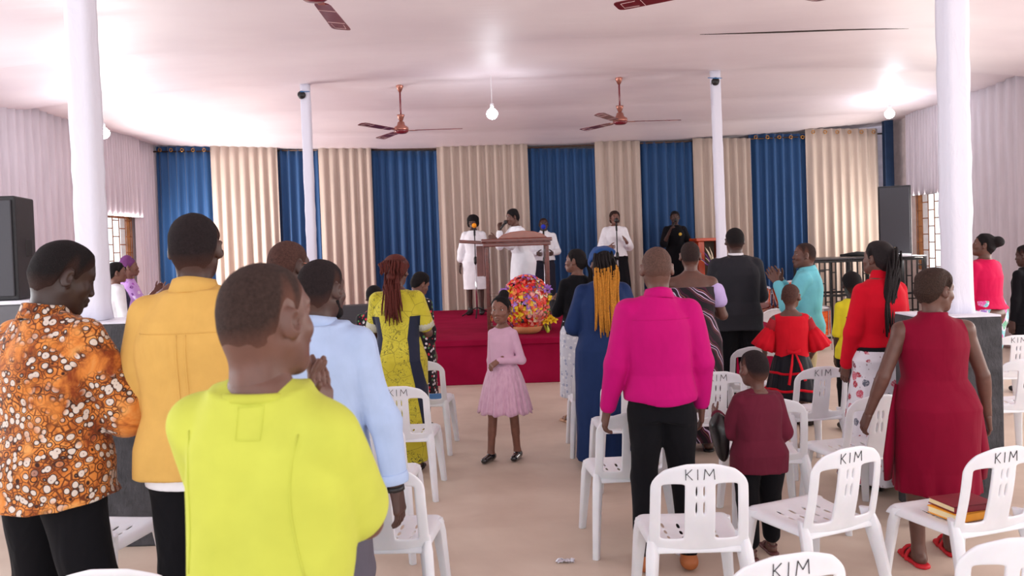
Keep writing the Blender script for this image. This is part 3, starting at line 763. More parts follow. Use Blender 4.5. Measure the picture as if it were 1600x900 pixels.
MB().box((-hw-.17, dpt/2, H0+.075), (.36, dpt*.95, .045), roty(R(5))).build('side_wing', mahog, e, bevel=.01)
MB().box((-hw-.02, dpt/2, H0-.19), (.02, dpt*.8, .42)).box((-hw-.08, dpt/2, H0-.19), (.10, .02, .42)).build('wing_bracket', plain('rosewood_panel', (132, 88, 84), .5), e, bevel=.004)

# orange wood stand with dried flowers -----------------------------------
orw = plain('orange_varnished_wood', (186, 66, 24), .35, coat=.4, var=.1, scale=4)
a = at_y(1087, 372, 13.4); b = at_y(1131, 372, 13.4); wz = a.z-SZ; wd = b.x-a.x
e = empty('wooden_stand', ((a.x+b.x)/2, 13.2, SZ), 0, 'orange varnished wooden stand beside the far right column', 'lectern')
MB().box((0, .25, wz-.03), (wd+.08, .55, .05)).build('top_board', orw, e, bevel=.008)
for s_ in (-1, 1): MB().box((s_*(wd/2-.05), .25, wz/2-.03), (.10, .45, wz-.06)).build('side_panel', orw, e, bevel=.008)
MB().box((0, .25, .06), (wd-.1, .45, .10)).build('base', orw, e, bevel=.008)
MB().box((0, .47, wz/2), (wd-.12, .02, wz-.08)).build('back_panel', plain('grey_green_panel', (110, 108, 96), .7), e)  # back panel in a plain grey-green colour
MB().box((0, .25, .46), (wd-.12, .42, .03)).build('shelf', orw, e)
e2 = empty('dried_flower_spray', (at_y(1120, 400, 12.85).x, 12.85, SZ), 0, 'cream dried flower spray in a tall vase before the orange wooden stand', 'flowers'); rs = random.Random(4)
MB().lathe([(.09, 0), (.11, .08), (.09, .35), (.05, .50), (.075, .58)]).build('vase', plain('brown_vase', (120, 80, 60), .4), e2, smooth=True)
for i in range(44):
    th = rs.uniform(0, 2*PI); el = rs.uniform(.15, 1.0); L_ = rs.uniform(.28, .52); d = Vector((math.cos(th)*el, math.sin(th)*el*.4, 1)).normalized()
    p0 = Vector((0, 0, .57)); MB().tube([p0, p0+d*L_*.5, p0+d*L_*.8+Vector((0, 0, -.01)), p0+d*L_+Vector((d.x*.03, 0, -.03))], [.004, .009, .012, .002], 6, flat=.4).build('dried_leaf', plain('cream_dried_leaf' if i % 7 else 'purple_dried_leaf', (226, 214, 186) if i % 7 else (96, 50, 130), .8), e2, smooth=True)

# flower arrangement -----------------------------------------------------
p = at_z(822, 519, SZ); fe = empty('flower_arrangement', (p.x+.02, p.y-.12, SZ), 0, 'large basket of mixed lilies on the stage edge before the glass lectern', 'flowers')
MB().lathe([(.12, 0), (.17, .03), (.20, .09), (.195, .10), (.10, .07)], n=28).build('basket', plain('wicker_tan', (190, 130, 84), .7, bump=.8, bscale=60), fe, smooth=True)
fcols = {'red_lily': (222, 40, 34), 'orange_lily': (246, 130, 70), 'pink_lily': (244, 158, 150), 'yellow_lily': (250, 206, 40), 'purple_lily': (160, 110, 200), 'cream_lily': (250, 226, 190), 'coral_lily': (244, 92, 70)}
def lily(col, size):
    mb = MB()
    for k_ in range(6):
        M = rotz(2*PI*k_/6+.1*(k_ % 2)); prof = [(0, .006, 0), (.3, .018, .22), (.6, .024, .34), (.85, .016, .32), (1.0, .003, .22)]
        up_ = []
        for t, w_, z in prof: up_.append([M@Vector((t*.085+.004, s_*w_, z*.11+abs(s_)*.006)) for s_ in (-1, 0, 1)])
        vs = [q for r_ in up_ for q in r_]; vs += [q-Vector((0, 0, .002)) for q in vs]
        fs = [(i*3+j, i*3+j+1, i*3+j+4, i*3+j+3) for i in range(4) for j in range(2)]; fs += [tuple(15+q for q in f_[::-1]) for f_ in fs]
        mb.add([v_*size for v_ in vs], fs)
    mb.lathe([(.003, 0), (.009, .02), (.003, .045)], n=6, mi=1)
    return mb
protos = []
for cn, cc in fcols.items():
    o = lily(cn, 1.0).build(cn, [plain(cn+'_petal', cc, .55, var=.12, scale=40), plain('lily_stamen', (210, 150, 40), .6)], fe, smooth=True); protos.append(o)
rs = random.Random(12); spots = []
for i in range(96):
    th = math.acos(1-rs.uniform(0, 1)*1.72); ph = rs.uniform(0, 2*PI)
    d = Vector((math.sin(th)*math.cos(ph), -abs(math.sin(th)*math.sin(ph)) if rs.random() < .8 else math.sin(th)*math.sin(ph), math.cos(th)))
    pos = Vector((d.x*.255, d.y*.19, .39+d.z*.33)); spots.append((pos, d))
for i, (pos, d) in enumerate(spots):
    o = protos[i] if i < len(protos) else protos[rs.choice([0, 0, 1, 2, 2, 3, 4, 4, 5, 6, 6])].copy()
    if i >= len(protos): C.objects.link(o)
    o.parent = fe; o.location = pos; q = d.to_track_quat('Z', 'Y'); o.rotation_euler = q.to_euler(); o.scale = (rs.uniform(1.0, 1.4),)*3
# outer sprays and foliage
gl = plain('green_leaf', (96, 140, 60), .6, var=.2, scale=30); lg = plain('pale_green_bud', (196, 214, 70), .5)
for i in range(30):
    ph = rs.uniform(0, 2*PI); L_ = rs.uniform(.30, .50); el = rs.uniform(-.1, 1.3); d = Vector((math.cos(ph)*math.cos(el), -abs(math.sin(ph))*math.cos(el)*.5, math.sin(el)))
    p0 = Vector((0, 0, .28)); q1 = p0+d*L_*.6; q2 = p0+d*L_+Vector((0, 0, -.05))
    MB().tube([p0, q1, (q1+q2)/2+Vector((0, 0, .01)), q2], [.006, .014, .02, .002], 6, flat=.25).build('leaf', gl, fe, smooth=True)
for (dx, dz, m_) in ((-.03, .66, lg), (.10, .70, lg), (-.10, .60, lg), (.27, .1, lg)):
    MB().tube([(dx*.5, 0, .3), (dx, -.02, dz-.12), (dx, -.02, dz-.07), (dx-.01, -.02, dz)], [.005, .012, .024, .006], 8).build('bud', m_, fe, smooth=True)
for (cx, cz, nm) in ((-.26, .50, 'purple'), (.25, .56, 'purple'), (-.17, .58, 'yellow'), (.31, .44, 'yellow'), (.29, .14, 'yellow'), (.05, .62, 'yellow')):
    for i in range(3):
        o = protos[4 if nm == 'purple' else 3].copy(); C.objects.link(o); o.parent = fe; o.location = (cx+rs.uniform(-.05, .05), -.08+rs.uniform(-.04, .04), cz+rs.uniform(-.05, .05))
        o.rotation_euler = (R(rs.uniform(40, 90)), 0, rs.uniform(-.8, .8)); o.scale = (.8,)*3

# microphone stands -------------------------------------------------------
def mic_stand(px, py, Y, cm, lab, low=None):
    p = at_y(px, py, Y); e = empty('microphone_stand', (p.x, Y, SZ), 0, lab, 'microphone stand', 'microphone stands on the stage'); h = p.z-SZ
    MB().tube([(0, 0, .03), (0, 0, h*.62)], .014, 10).build('lower_pole', chrome if low is None else low, e, smooth=True)
    MB().tube([(0, 0, h*.60), (0, 0, h-.16)], .009, 8).build('upper_pole', blackm, e, smooth=True)
    MB().lathe([(.02, h*.58), (.026, h*.60), (.026, h*.64), (.016, h*.66)]).build('clutch', blackm, e, smooth=True)
    for k_ in range(3):
        M = rotz(2*PI*k_/3+.5); MB().tube([M@Vector((0, 0, .16)), M@Vector((.14, 0, .10)), M@Vector((.30, 0, .012))], .010, 6).build('leg', blackm, e)
    MB().tube([(0, 0, h-.17), (0, .02, h-.10)], .016, 10).build('clip', blackm, e)
    MB().tube([(0, .045, h-.14), (0, -.01, h-.02)], [.012, .018], 10).build('microphone', blackm, e, smooth=True)
    MB().lathe([(.01, -.04), (.032, -.025), (.04, 0), (.032, .028), (.005, .042)], (0, -.02, h-.005)).build('foam_cover', cm, e, smooth=True)
mic_stand(741, 352, 13.1, plain('orange_foam', (240, 150, 30), .9), 'microphone stand with orange foam before the singer in the white dress')
mic_stand(849, 354, 13.1, plain('blue_foam', (30, 50, 180), .9), 'microphone stand with blue foam before the man in the white shirt')
mic_stand(963, 344, 12.9, blackp, 'microphone stand with black microphone before the woman in black skirt')

# drum kit ------------------------------------------------------------------
dr = NT('orange_drum_lacquer'); f = dr.noise(dr.coord((1, 1, 4)), 5, 4, .6, 2); dr.col(dr.ramp(f, [(.35, srgb(206, 58, 18)), (.65, srgb(244, 120, 50))])); dr.set(.2, 0, .5, coat=.6); dr = dr.m
skinw = plain('drum_skin', (214, 214, 216), .5)
p = at_y(1206, 470, 11.7); e = empty('drum_kit', (p.x+.07, 11.75, 0), R(-8), 'orange lacquered drum kit between the suited man and the turquoise shirt', 'drum kit'); e.scale = (1.15,)*3
def drum(c, r_, d, M, nm):
    rg = [(r_, -d/2), (r_, d/2)]
    b_ = MB().lathe(rg, c, 32, M).build(nm, dr, e, smooth=False)
    for s_ in (-1, 1):
        MB().lathe([(r_+.003, s_*d/2-.014), (r_+.012, s_*d/2-.014), (r_+.012, s_*d/2+.014), (r_-.004, s_*d/2+.014)], c, 32, M, cap=False).build('hoop', chrome, b_, smooth=False)
        MB().lathe([(0.002, s_*(d/2+.004)), (r_-.004, s_*(d/2+.004))], c, 32, M, cap=False).build('drum_head', skinw, b_)
    for k_ in range(8):
        a_ = 2*PI*k_/8; MB().tube([Vector(c)+M@Vector((math.cos(a_)*(r_+.01), math.sin(a_)*(r_+.01), z)) for z in (-d/2, d/2)], .006, 6).build('tension_rod', chrome, b_)
    return b_
bd = drum((0, .15, .29), .28, .36, rotx(R(90)), 'bass_drum')
MB().lathe([(.002, 0), (.15, 0), (.15, .004), (.002, .004)], (.04, -.040, .24), 28, rotx(R(90))).build('port_ring', plain('dark_port', (40, 40, 42), .6), bd)
drum((-.20, .10, .72), .15, .2, rotx(-R(24))@roty(R(8)), 'tom_drum'); drum((.18, .10, .74), .17, .22, rotx(-R(26))@roty(R(-10)), 'tom_drum')
MB().tube([(0, .15, .56), (0, .15, .80)], .014, 8).tube([(-.12, .13, .74), (0, .15, .76), (.12, .13, .76)], .012, 8).build('tom_mount', chrome, e, smooth=True)
drum((.52, .25, .38), .2, .34, rotx(R(4)), 'floor_tom')
for a_ in (0, 2.1, 4.2): MB().tube([(.52+.21*math.cos(a_), .25+.21*math.sin(a_), .5), (.52+.22*math.cos(a_), .25+.22*math.sin(a_), 0)], .008, 6).build('floor_tom_leg', chrome, e)
# ================================================================== people
def nv(v): v = np.array(v, float); return v/np.linalg.norm(v)
def rot_h(yaw, pitch, roll): return np.array(rotz(R(yaw))@rotx(R(-pitch))@roty(R(roll)))
def head_frame(P):
    hs = P['hs']; Rm = rot_h(*P['head']); piv = np.array([P['neck_x'], P['neck_y'], 1.70-.1985*hs]); return Rm, piv+Rm@(np.array([0, .018, .086])*hs)
def add_head(F, Rm, hc, hs, fem=0):
    kid = 1 if hs > 1.1 else fem*.5; jw = 1-.14*kid
    p = lambda x, y, z: hc+Rm@(np.array([x, y, z])*hs)
    q = lambda *r: np.array(r)*hs
    F.ell(p(0, -.012, .030), q(.074, .093, .082), Rm, .0)
    F.ell(p(0, -.045, -.022), q(.060, .055, .056), Rm, .03*hs)
    F.ell(p(0, .030, -.040+.006*kid), q(.057, .058, .070-.008*kid), Rm, .035*hs)
    for s in (-1, 1):
        F.cone(p(s*.047*jw, .005, -.050), p(s*.012, .062-.006*kid, -.096+.016*kid), (.019-.003*kid)*hs, (.017-.003*kid)*hs, .03*hs)
        F.ell(p(s*.038, .056, -.026), q(.020, .018, .017), Rm, .025*hs)
    F.ell(p(0, .066-.008*kid, -.098+.018*kid), q(.023-.005*kid, .021-.004*kid, .020-.005*kid), Rm, .02*hs)
    F.ell(p(0, .02, -.078), q(.044, .05, .028), Rm, .03*hs)
    F.cone(p(-.034, .066, .030), p(.034, .066, .030), .010*hs, None, .018*hs)
    for s in (-1, 1): F.ell(p(s*.031, .092, .008), q(.016, .017, .010), Rm, .012*hs, 'sub')
    F.cone(p(0, .073, .016), p(0, .0945-.005*kid, -.026), .007*hs*(1-.2*kid), .0118*hs*(1-.22*kid), .012*hs)
    for s in (-1, 1): F.ell(p(s*(.015-.003*kid), .090-.003*kid, -.031), q(.0105-.0015*kid, .012-.002*kid, .009-.001*kid), Rm, .008*hs)
    for s in (-1, 1):
        F.cone(p(s*.021, .080, -.058), p(s*.004, .093, -.053), .005*hs, .0075*hs, .006*hs)
        F.cone(p(s*.019, .080, -.063), p(0, .091, -.069), .005*hs, .0085*hs, .006*hs)
        F.cone(p(s*.017, .073, .011), p(s*.031, .0765, .0195), .0035*hs, .0045*hs, .005*hs)
        F.cone(p(s*.031, .0765, .0195), p(s*.045, .066, .011), .0045*hs, .0035*hs, .005*hs)
        Re = Rm@np.array(rotz(-s*R(34)))
        F.ell(p(s*.081, -.009, -.006), q(.009, .022, .032), Re, .008*hs)
        F.ell(p(s*.091, -.001, -.002), q(.007, .011, .018), Re, .006*hs, 'sub')
        F.ell(p(s*.074, .004, -.030), q(.006, .008, .010), Re, .006*hs)
    return p
HL_Y = [-.14, -.07, -.035, -.024, -.010, .004, .012, .022, .034, .05, .066, .10]
HL_Z = [-.082, -.074, -.050, .000, .026, .024, -.012, -.012, .022, .040, .066, .072]
def hair_shell(P, t, lift=0.0, vh=None, fade=.055):
    hs = P['hs']; Rm, hc = head_frame(P); h = (vh or P['vh'])
    F = Field((-.115, -.15, -.11), (.115, .12, .15), h/hs if h/hs < .008 else .007)
    I = np.eye(3)
    F.ell((0, -.012, .030), (.074+t, .093+t, .082+t), None, 0); F.ell((0, -.045, -.022), (.060+t, .055+t, .056+t), None, .03)
    F.ell((0, .030, -.040), (.057+t*.6, .058, .070), None, .035); F.cone((0, -.030, -.055), (0, -.036, -.13), .0535/hs+t, .0535/hs+t, .025)
    hz = np.interp(F.ax[1], HL_Y, np.array(HL_Z)+lift)[None, :, None]+.005*np.sin(F.ax[0]*70+1)[:, None, None]*np.sin(F.ax[1]*55)[None, :, None]; d = (hz-F.ax[2][None, None, :])
    F.F = (F.F+(t+.0012)*np.clip(1-(-d)/fade, 0, 1)).astype(np.float32); F.wrinkle(.0007, (120, 120, 120), 2) if t < .012 else None
    F.F = np.maximum(F.F, np.broadcast_to(d, F.F.shape)).astype(np.float32)
    return F, Rm, hc
def fadehair(hm, sk):
    nm = hm.name+'_fading_to_'+sk.name
    if nm in MATS: return MATS[nm]
    m_ = hm.copy(); m_.name = nm; t = m_.node_tree; b = t.nodes['Principled BSDF']; lk_ = b.inputs['Base Color'].links[0]; src = lk_.from_socket
    at = t.nodes.new('ShaderNodeAttribute'); at.attribute_name = 'fade'; mx = t.nodes.new('ShaderNodeMix'); mx.data_type = 'RGBA'
    c = [n_ for n_ in sk.node_tree.nodes if n_.type == 'VALTORGB'][0].color_ramp.elements; mx.inputs[6].default_value = [(c[0].color[i]+c[1].color[i])/2 for i in range(4)]
    t.links.new(at.outputs['Fac'], mx.inputs[0]); t.links.new(src, mx.inputs[7]); t.links.new(mx.outputs[2], b.inputs['Base Color']); MATS[nm] = m_; return m_
def put_hair(P, e, V, Q, A, B, hm, sk, lift, ln):
    f = np.clip((V[:, 2]-np.interp(V[:, 1], HL_Y, np.array(HL_Z)+lift)-.014)/ln, 0, 1); o = finish('hair', to_head(V, A, B, P['hs']), Q, fadehair(hm, sk), P, e)
    if len(o.data.vertices) == len(f):
        a = o.data.attributes.new('fade', 'FLOAT', 'POINT'); a.data.foreach_set('value', f.astype(np.float32))
def to_head(V, Rm, hc, hs): return (V*hs)@Rm.T+hc
def strands(name, P, mat, roots, ln, r, seed, parent, drop=None, rows=7, mat2=None, split=.3, tip=.5, body_y=-.12, spread=.0, dxs=0.0):
    """ropes of hair hanging from head-frame root points down the back"""
    rs = random.Random(seed); Rm, hc = head_frame(P); hs = P['hs']; s = P['s']; A = MB(); B = MB()
    for k, rt_ in enumerate(roots):
        p0 = hc+Rm@(np.array(rt_)*hs); L = ln*rs.uniform(.82, 1.08); pts = []
        out = nv([p0[0]-hc[0], p0[1]-hc[1]-.02, 0]); jx, jy = rs.uniform(-1, 1)*spread, rs.uniform(-.012, .012); ph = rs.uniform(0, 6)
        for j in range(rows+1):
            t = j/rows; q = p0+np.array([0, 0, -L*t])+out*(.018*math.sin(PI*min(1, t*2.2)))
            q[1] = min(q[1], body_y+.04-(.045 if t > .25 else .18*t)+jy) if t > .15 else q[1]
            q[0] += jx*t+dxs*min(1, t*1.6)+.004*math.sin(ph+t*7); pts.append(q)
        pts = [Vector(q)*s for q in pts]
        rad = [r*s*(1 if j < rows else tip) for j in range(rows+1)]
        kx = max(1, int(rows*split)) if mat2 else rows
        A.tube(pts[:kx+1], rad[:kx+1], 6)
        if mat2: B.tube(pts[kx:], rad[kx:], 6)
    o = A.build(name, mat, parent, smooth=True)
    if mat2: tag(B.build(name, mat2, parent, smooth=True), 'orange lower lengths of the braids')
    return o
def hand_vq(W, d, n, sgn, curl, sc_=1.0, h=.0045, spread=1.0, thumb=1.0):
    W = np.array(W, float); d = nv(d); n = np.array(n, float); n = nv(n-d*np.dot(n, d)); t = np.cross(d, n)*sgn; L = .30*sc_
    F = Field(W-L*.75, W+L*.85, h)
    F.cone(W-d*.05*sc_, W+d*.01*sc_, .0245*sc_, .022*sc_, 0, (n, 1.25))
    roots = []
    for off, ln, r in ((.029, .070, .0088), (.0098, .079, .0092), (-.0098, .073, .0088), (-.028, .057, .0078)):
        rt_ = W+(d*.086+t*off*spread-n*.002*0)*sc_; roots.append((rt_, ln, r, off)); F.cone(W+(d*.012+t*off*.55)*sc_, rt_, .0165*sc_, .0125*sc_, .014*sc_)
    F.cone(W+(d*.02+t*.018)*sc_, W+(d*.05+t*.026+n*.006)*sc_, .015*sc_, .013*sc_, .012*sc_)
    c = curl if isinstance(curl, (list, tuple)) else [curl]*4
    for (p, ln, r, off), cc in zip(roots, c):
        for a, q in ((.35, .46), (1.0, .30), (1.6, .24)):
            dd = nv(d*math.cos(cc*a)+n*math.sin(cc*a)+t*off*1.5*(spread-1+.3)); e = p+dd*ln*q*sc_; F.cone(p, e, r*sc_, r*.93*sc_, .004*sc_); p = e; r *= .93
    p = W+(d*.028+t*.024)*sc_; dd = nv(d*.62+t*.62*thumb+n*.35)
    for i, (ln, r) in enumerate(((.042, .0125), (.030, .0105), (.026, .0095))):
        e = p+dd*ln*sc_; F.cone(p, e, r*sc_, r*.92*sc_, .005*sc_); p = e; dd = nv(dd+d*.35+n*.12)
    return F.mesh()
def tprof(P):
    w_ = P['w']; zf = P['zf']
    if P['sex'] == 'm':
        T = [(.84, .150, .104, 0), (.93, .166, .118, -.008), (1.04, .150, .106, 0), (1.16, .156, .112, 0), (1.28, .166, .118, 0), (1.35, .152, .102, -.006), (1.405, .100, .076, -.012), (1.455, .064, .060, -.014)]
    elif P['sex'] == 'f':
        T = [(.80, .166, .118, -.005), (.90, .184, .134, -.016), (1.00, .155, .112, -.004), (1.08, .132, .102, 0), (1.17, .138, .106, 0), (1.27, .152, .116, .006), (1.35, .142, .094, 0), (1.405, .108, .072, -.01), (1.45, .055, .052, -.012)]
    else:
        T = [(.82, .138, .104, 0), (.92, .150, .112, -.006), (1.04, .136, .102, 0), (1.16, .138, .104, 0), (1.28, .150, .106, 0), (1.36, .142, .092, -.004), (1.41, .108, .074, -.01), (1.45, .060, .056, -.012)]
    ln = P['lean']
    return [(z*zf, a*w_, b*w_, ln[0]*max(0, z-.9)/.5, cy+ln[1]*max(0, z-.9)/.5) for z, a, b, cy in T]
def shj(P, s, z=1.362): return np.array([s*P['sw']*P['w']**.8+P['lean'][0]*.95, -.006+P['lean'][1]*.95, z*P['zf']])
def arm_pts(P, s):
    a = P['R' if s > 0 else 'L']; S = shj(P, s); E = S+nv(a[0])*.285*P['al']; Wt = E+nv(a[1])*.245*P['al']; return S, E, Wt
def leg_pts(P, s):
    fx, fy = P['feet'][1 if s > 0 else 0]; hip = np.array([s*.086*P['w'], 0, .86*P['zf']]); an = np.array([fx, fy, .085]); kn = (hip+an)/2+np.array([s*.006, .025, .02]); return hip, kn, an
def finish(name, V, Q, mat, P, parent):
    return link(name, mesh_vq(name, V*P['s'], Q), mat, parent)
def garment(P, parent, name, mat, hem=.86, top=1.445, off=.014, sleeve=1.0, sr=(.060, .052, .040), prof=None, pleat=None, wr=.0045, wf=(26, 26, 9), collar=False, shoulders=True, h=None, k=.018, seed=1, hw=0, pw=2.3, flare=0, tail=None, cut=None, scoop=None):
    zf = P['zf']; T = [(z, a+off, b+off, cx, cy) for z, a, b, cx, cy in tprof(P)]
    if prof is not None: T = [(z*zf, a, b, cx, cy) for z, a, b, cx, cy in [tuple(p)+(0,)*(5-len(p)) for p in prof]]+[t for t in T if t[0] > max(p[0] for p in prof)*zf+.01]
    B = np.array(tprof(P)); T = [(z, max(a, np.interp(z, B[:, 0], B[:, 1])+off*.8) if z > .78*zf else a, max(b, np.interp(z, B[:, 0], B[:, 2])+off*.8) if z > .78*zf else b, cx, cy) for z, a, b, cx, cy in T]
    if hem < .96: T = [(z, max(a, .186*P['w']+off*.6) if z < .97*zf else a, max(b, .140*P['w']+off*.6) if z < .97*zf else b, cx, cy) for z, a, b, cx, cy in T]
    T = sorted(T); z0 = hem*zf; z1 = top*zf; A = np.array(T)
    row = lambda z: (z,)+tuple(np.interp(z, A[:, 0], A[:, i]) for i in range(1, 5))
    TT = [row(z0)]+[t for t in T if z0 < t[0] < z1]+[row(z1)]
    if flare: TT[0] = (z0, TT[0][1]+flare, TT[0][2]+flare*.8, TT[0][3], TT[0][4])
    xm = max(abs(t[1]) for t in TT)+.08; ym = max(t[2] for t in TT)+.08; lo = [-xm, -ym, z0-.03]; hi = [xm, ym, z1+.05]
    if sleeve > 0 or shoulders:
        for s in (-1, 1):
            for p in arm_pts(P, s)[:(3 if sleeve > .5 else 2)]: lo = np.minimum(lo, p-.09); hi = np.maximum(hi, p+.09)
    hh = h or P['vg']; F = Field(lo, hi, hh); F.column(TT, 0, pleat, pw=pw, hemwave=hw)
    if shoulders:
        for s in (-1, 1):
            S = shj(P, s); F.cone((s*.045+P['lean'][0], -.012+P['lean'][1], 1.408*zf), (S if sleeve > 0 else S*[.84, 1, 1]+[0, 0, .004]), .028+off, sr[0]*.93, k, None)
            if sleeve > 0:
                S, E, Wt = arm_pts(P, s)
                if sleeve <= .5: e = S+(E-S)*sleeve*2; F.cone(S, e, sr[0], sr[1], .007); F.clip(e, nv(E-S), 0) if False else None
                else:
                    F.cone(S, E, sr[0], sr[1], .007); u = (sleeve-.5)*2; F.cone(E, E+(Wt-E)*u, sr[1], sr[2], .02)
    if scoop: F.ell((0, scoop[1], scoop[0]*zf), (scoop[2], scoop[3], scoop[4]), None, .01, 'sub')
    if wr: F.wrinkle(wr, wf, seed=seed)
    for c_ in (cut or []): F.clip(*c_)
    V, Q = F.mesh()
    if collar:
        N = 32; cx = P['neck_x']*.85; cy = -.012+P['neck_y']*.85; kk = P['w']**.5*(1.0 if P['sex'] == 'm' else .85); rings = []
        for r_, z_ in ((.066, 1.425), (.062, 1.462), (.064, 1.480), (.069, 1.481), (.076, 1.462), (.088, 1.432), (.084, 1.428), (.070, 1.43)):
            rings.append([tuple(Vector((cx+r_*kk*math.cos(t), cy+r_*kk*math.sin(t)*(1.05), z_*zf-.014*math.sin(t)+.002*math.sin(3*t)))*P['s']) for t in [2*PI*i/N for i in range(N)]])
        MB().loft(rings).build('collar', mat, parent, smooth=True)
    return finish(name, V, Q, mat, P, parent)
def trousers(P, parent, name, mat, r=(.098, .070, .058), off=.010, waist=.965, wr=.0045, end=.075, seed=3, h=None):
    zf = P['zf']; T = [t for t in tprof(P)]; A = np.array(T); row = lambda z: (z,)+tuple(np.interp(z, A[:, 0], A[:, i])+(off if i < 3 else 0) for i in range(1, 5))
    L = [leg_pts(P, s) for s in (-1, 1)]; lo = np.min([np.min(l, 0) for l in L], 0)-.13; hi = np.max([np.max(l, 0) for l in L], 0)+.13; hi[2] = waist*zf+.03
    F = Field(lo, hi, h or P['vg']); F.column([row(z*zf) for z in (.80, .86, .93, waist)], 0)
    for hip, kn, an in L:
        an = an.copy(); an[2] = end+r[2]*.6; F.cone(hip-[0, 0, .03], kn, r[0]*P['w'], r[1]*P['w'], .03); F.cone(kn, an, r[1]*P['w'], r[2]*P['w'], .02)
    if wr: F.wrinkle(wr, (22, 22, 16), seed)
    F.clip((0, 0, end*.6), (0, 0, -1)); V, Q = F.mesh(); return finish(name, V, Q, mat, P, parent)
def skirt(P, parent, name, mat, prof, pleat=None, wr=0, h=None, pw=2.1, seed=5):
    T = [tuple(p)+(0,)*(5-len(p)) for p in prof]; B = np.array(tprof(P)); A = np.array(sorted(T)); zs_ = sorted(set([t[0] for t in T]+[z for z in (.8, .84, .88, .9, .93, .96, 1.0) if A[0, 0] < z < A[-1, 0]]))
    T = [(z,)+tuple(max(np.interp(z, A[:, 0], A[:, i]), np.interp(z, B[:, 0], B[:, i])+.014 if z > .78 else 0) for i in (1, 2))+tuple(np.interp(z, A[:, 0], A[:, i]) if z < .78 else np.interp(z, B[:, 0], B[:, i]) for i in (3, 4)) for z in zs_]; xm = max(t[1] for t in T)*1.2+.06; F = Field((-xm, -xm, T[-1][0]-.03 if T[-1][0] < T[0][0] else T[0][0]-.03), (xm, xm, max(t[0] for t in T)+.03), h or P['vg'])
    F.column(T, 0, pleat, pw=pw)
    if wr: F.wrinkle(wr, (18, 18, 5), seed)
    V, Q = F.mesh(); return finish(name, V, Q, mat, P, parent)
def shoes(P, parent, name, mat, kind='shoe', strap=None):
    for s in (-1, 1):
        hip, kn, an = leg_pts(P, s); F = Field((an[0]-.09, an[1]-.13, -.02), (an[0]+.09, an[1]+.24, .19), .007)
        if kind == 'shoe': F.cone((an[0], an[1]-.035, .045), (an[0]+s*.015, an[1]+.135, .036), .042, .037, 0, ((0, 0, 1), 1.15)); F.cone((an[0], an[1]-.01, .05), (an[0], an[1], .10), .04, .036, .03); F.clip((0, 0, .002), (0, 0, -1))
        elif kind == 'boot': F.cone((an[0], an[1]-.035, .045), (an[0]+s*.015, an[1]+.135, .036), .042, .037, 0); F.cone((an[0], an[1]-.005, .05), (an[0], an[1], .16), .043, .040, .03); F.clip((0, 0, .002), (0, 0, -1))
        else:
            F.cone((an[0], an[1]-.045, .0), (an[0]+s*.012, an[1]+.15, .0), .045, .046, 0); F.clip((0, 0, .022), (0, 0, 1)); F.clip((0, 0, .001), (0, 0, -1))
            for y in ((.045, .095) if kind == 'sandal' else (.07,)):
                N = 8; c = [(an[0]+s*.01+.045*math.cos(PI*i/N), an[1]+y, .012+.062*math.sin(PI*i/N)) for i in range(N+1)]
                for i in range(N): F.cone(c[i], c[i+1], .010 if kind == 'sandal' else .007, None, .003, None)
            if kind != 'sandal':
                N = 10; c = [(an[0]+.036*math.cos(PI+PI*i/N), an[1]-.02+.045*math.sin(PI+PI*i/N), .075) for i in range(N+1)]
                for i in range(N): F.cone(c[i], c[i+1], .006, None, .002)
        V, Q = F.mesh(); finish(name, V, Q, mat, P, parent)
LENS = None
def face_bits(P, parent):
    hs = P['hs']; Rm, hc = head_frame(P); s = P['s']; M = Matrix([list(r) for r in Rm]); q = lambda x, y, z: (Vector(hc)+M@(Vector((x, y, z))*hs))*s
    ew = plain('eye_white', (226, 216, 210), .25); ei = plain('dark_iris', (28, 16, 12), .15)
    for k in (-1, 1):
        mb = MB()
        er = .0132 if hs > 1.1 else .0118; prof = [(math.sin(PI*i/8)*er*hs*s+1e-5, -math.cos(PI*i/8)*er*hs*s) for i in range(9)]; mb.lathe(prof, q(k*.031, .0640, .0075), 14)
        mb.lathe([(r_*.55, z*.55) for r_, z in prof], q(k*.031, .0712, .0070), 12, mi=1); mb.build('eye', [ew, ei], parent, smooth=True)
        MB().tube([q(k*.017, .0795, .027), q(k*.031, .0815, .033), q(k*.047, .068, .028)], [.0022*s, .0032*s, .0014*s], 6).build('eyebrow', plain('dark_eyebrow', (26, 18, 16), .9), parent, smooth=True)
    MB().tube([q(-.022, .082, -.0595), q(-.008, .1005, -.0565), q(0, .1000, -.0580), q(.008, .1005, -.0565), q(.022, .082, -.0595)], [.001*s, .0035*s, .003*s, .0035*s, .001*s], 6).tube([q(-.019, .083, -.065), q(0, .0985, -.0715), q(.019, .083, -.065)], [.001*s, .0045*s, .001*s], 6).build('lips', plain('dark_lips', (108, 52, 50), .45), parent, smooth=True)
HANG = lambda s, o=.14, f=.16: ((s*o, .0, -1), (s*.02, f, -1))
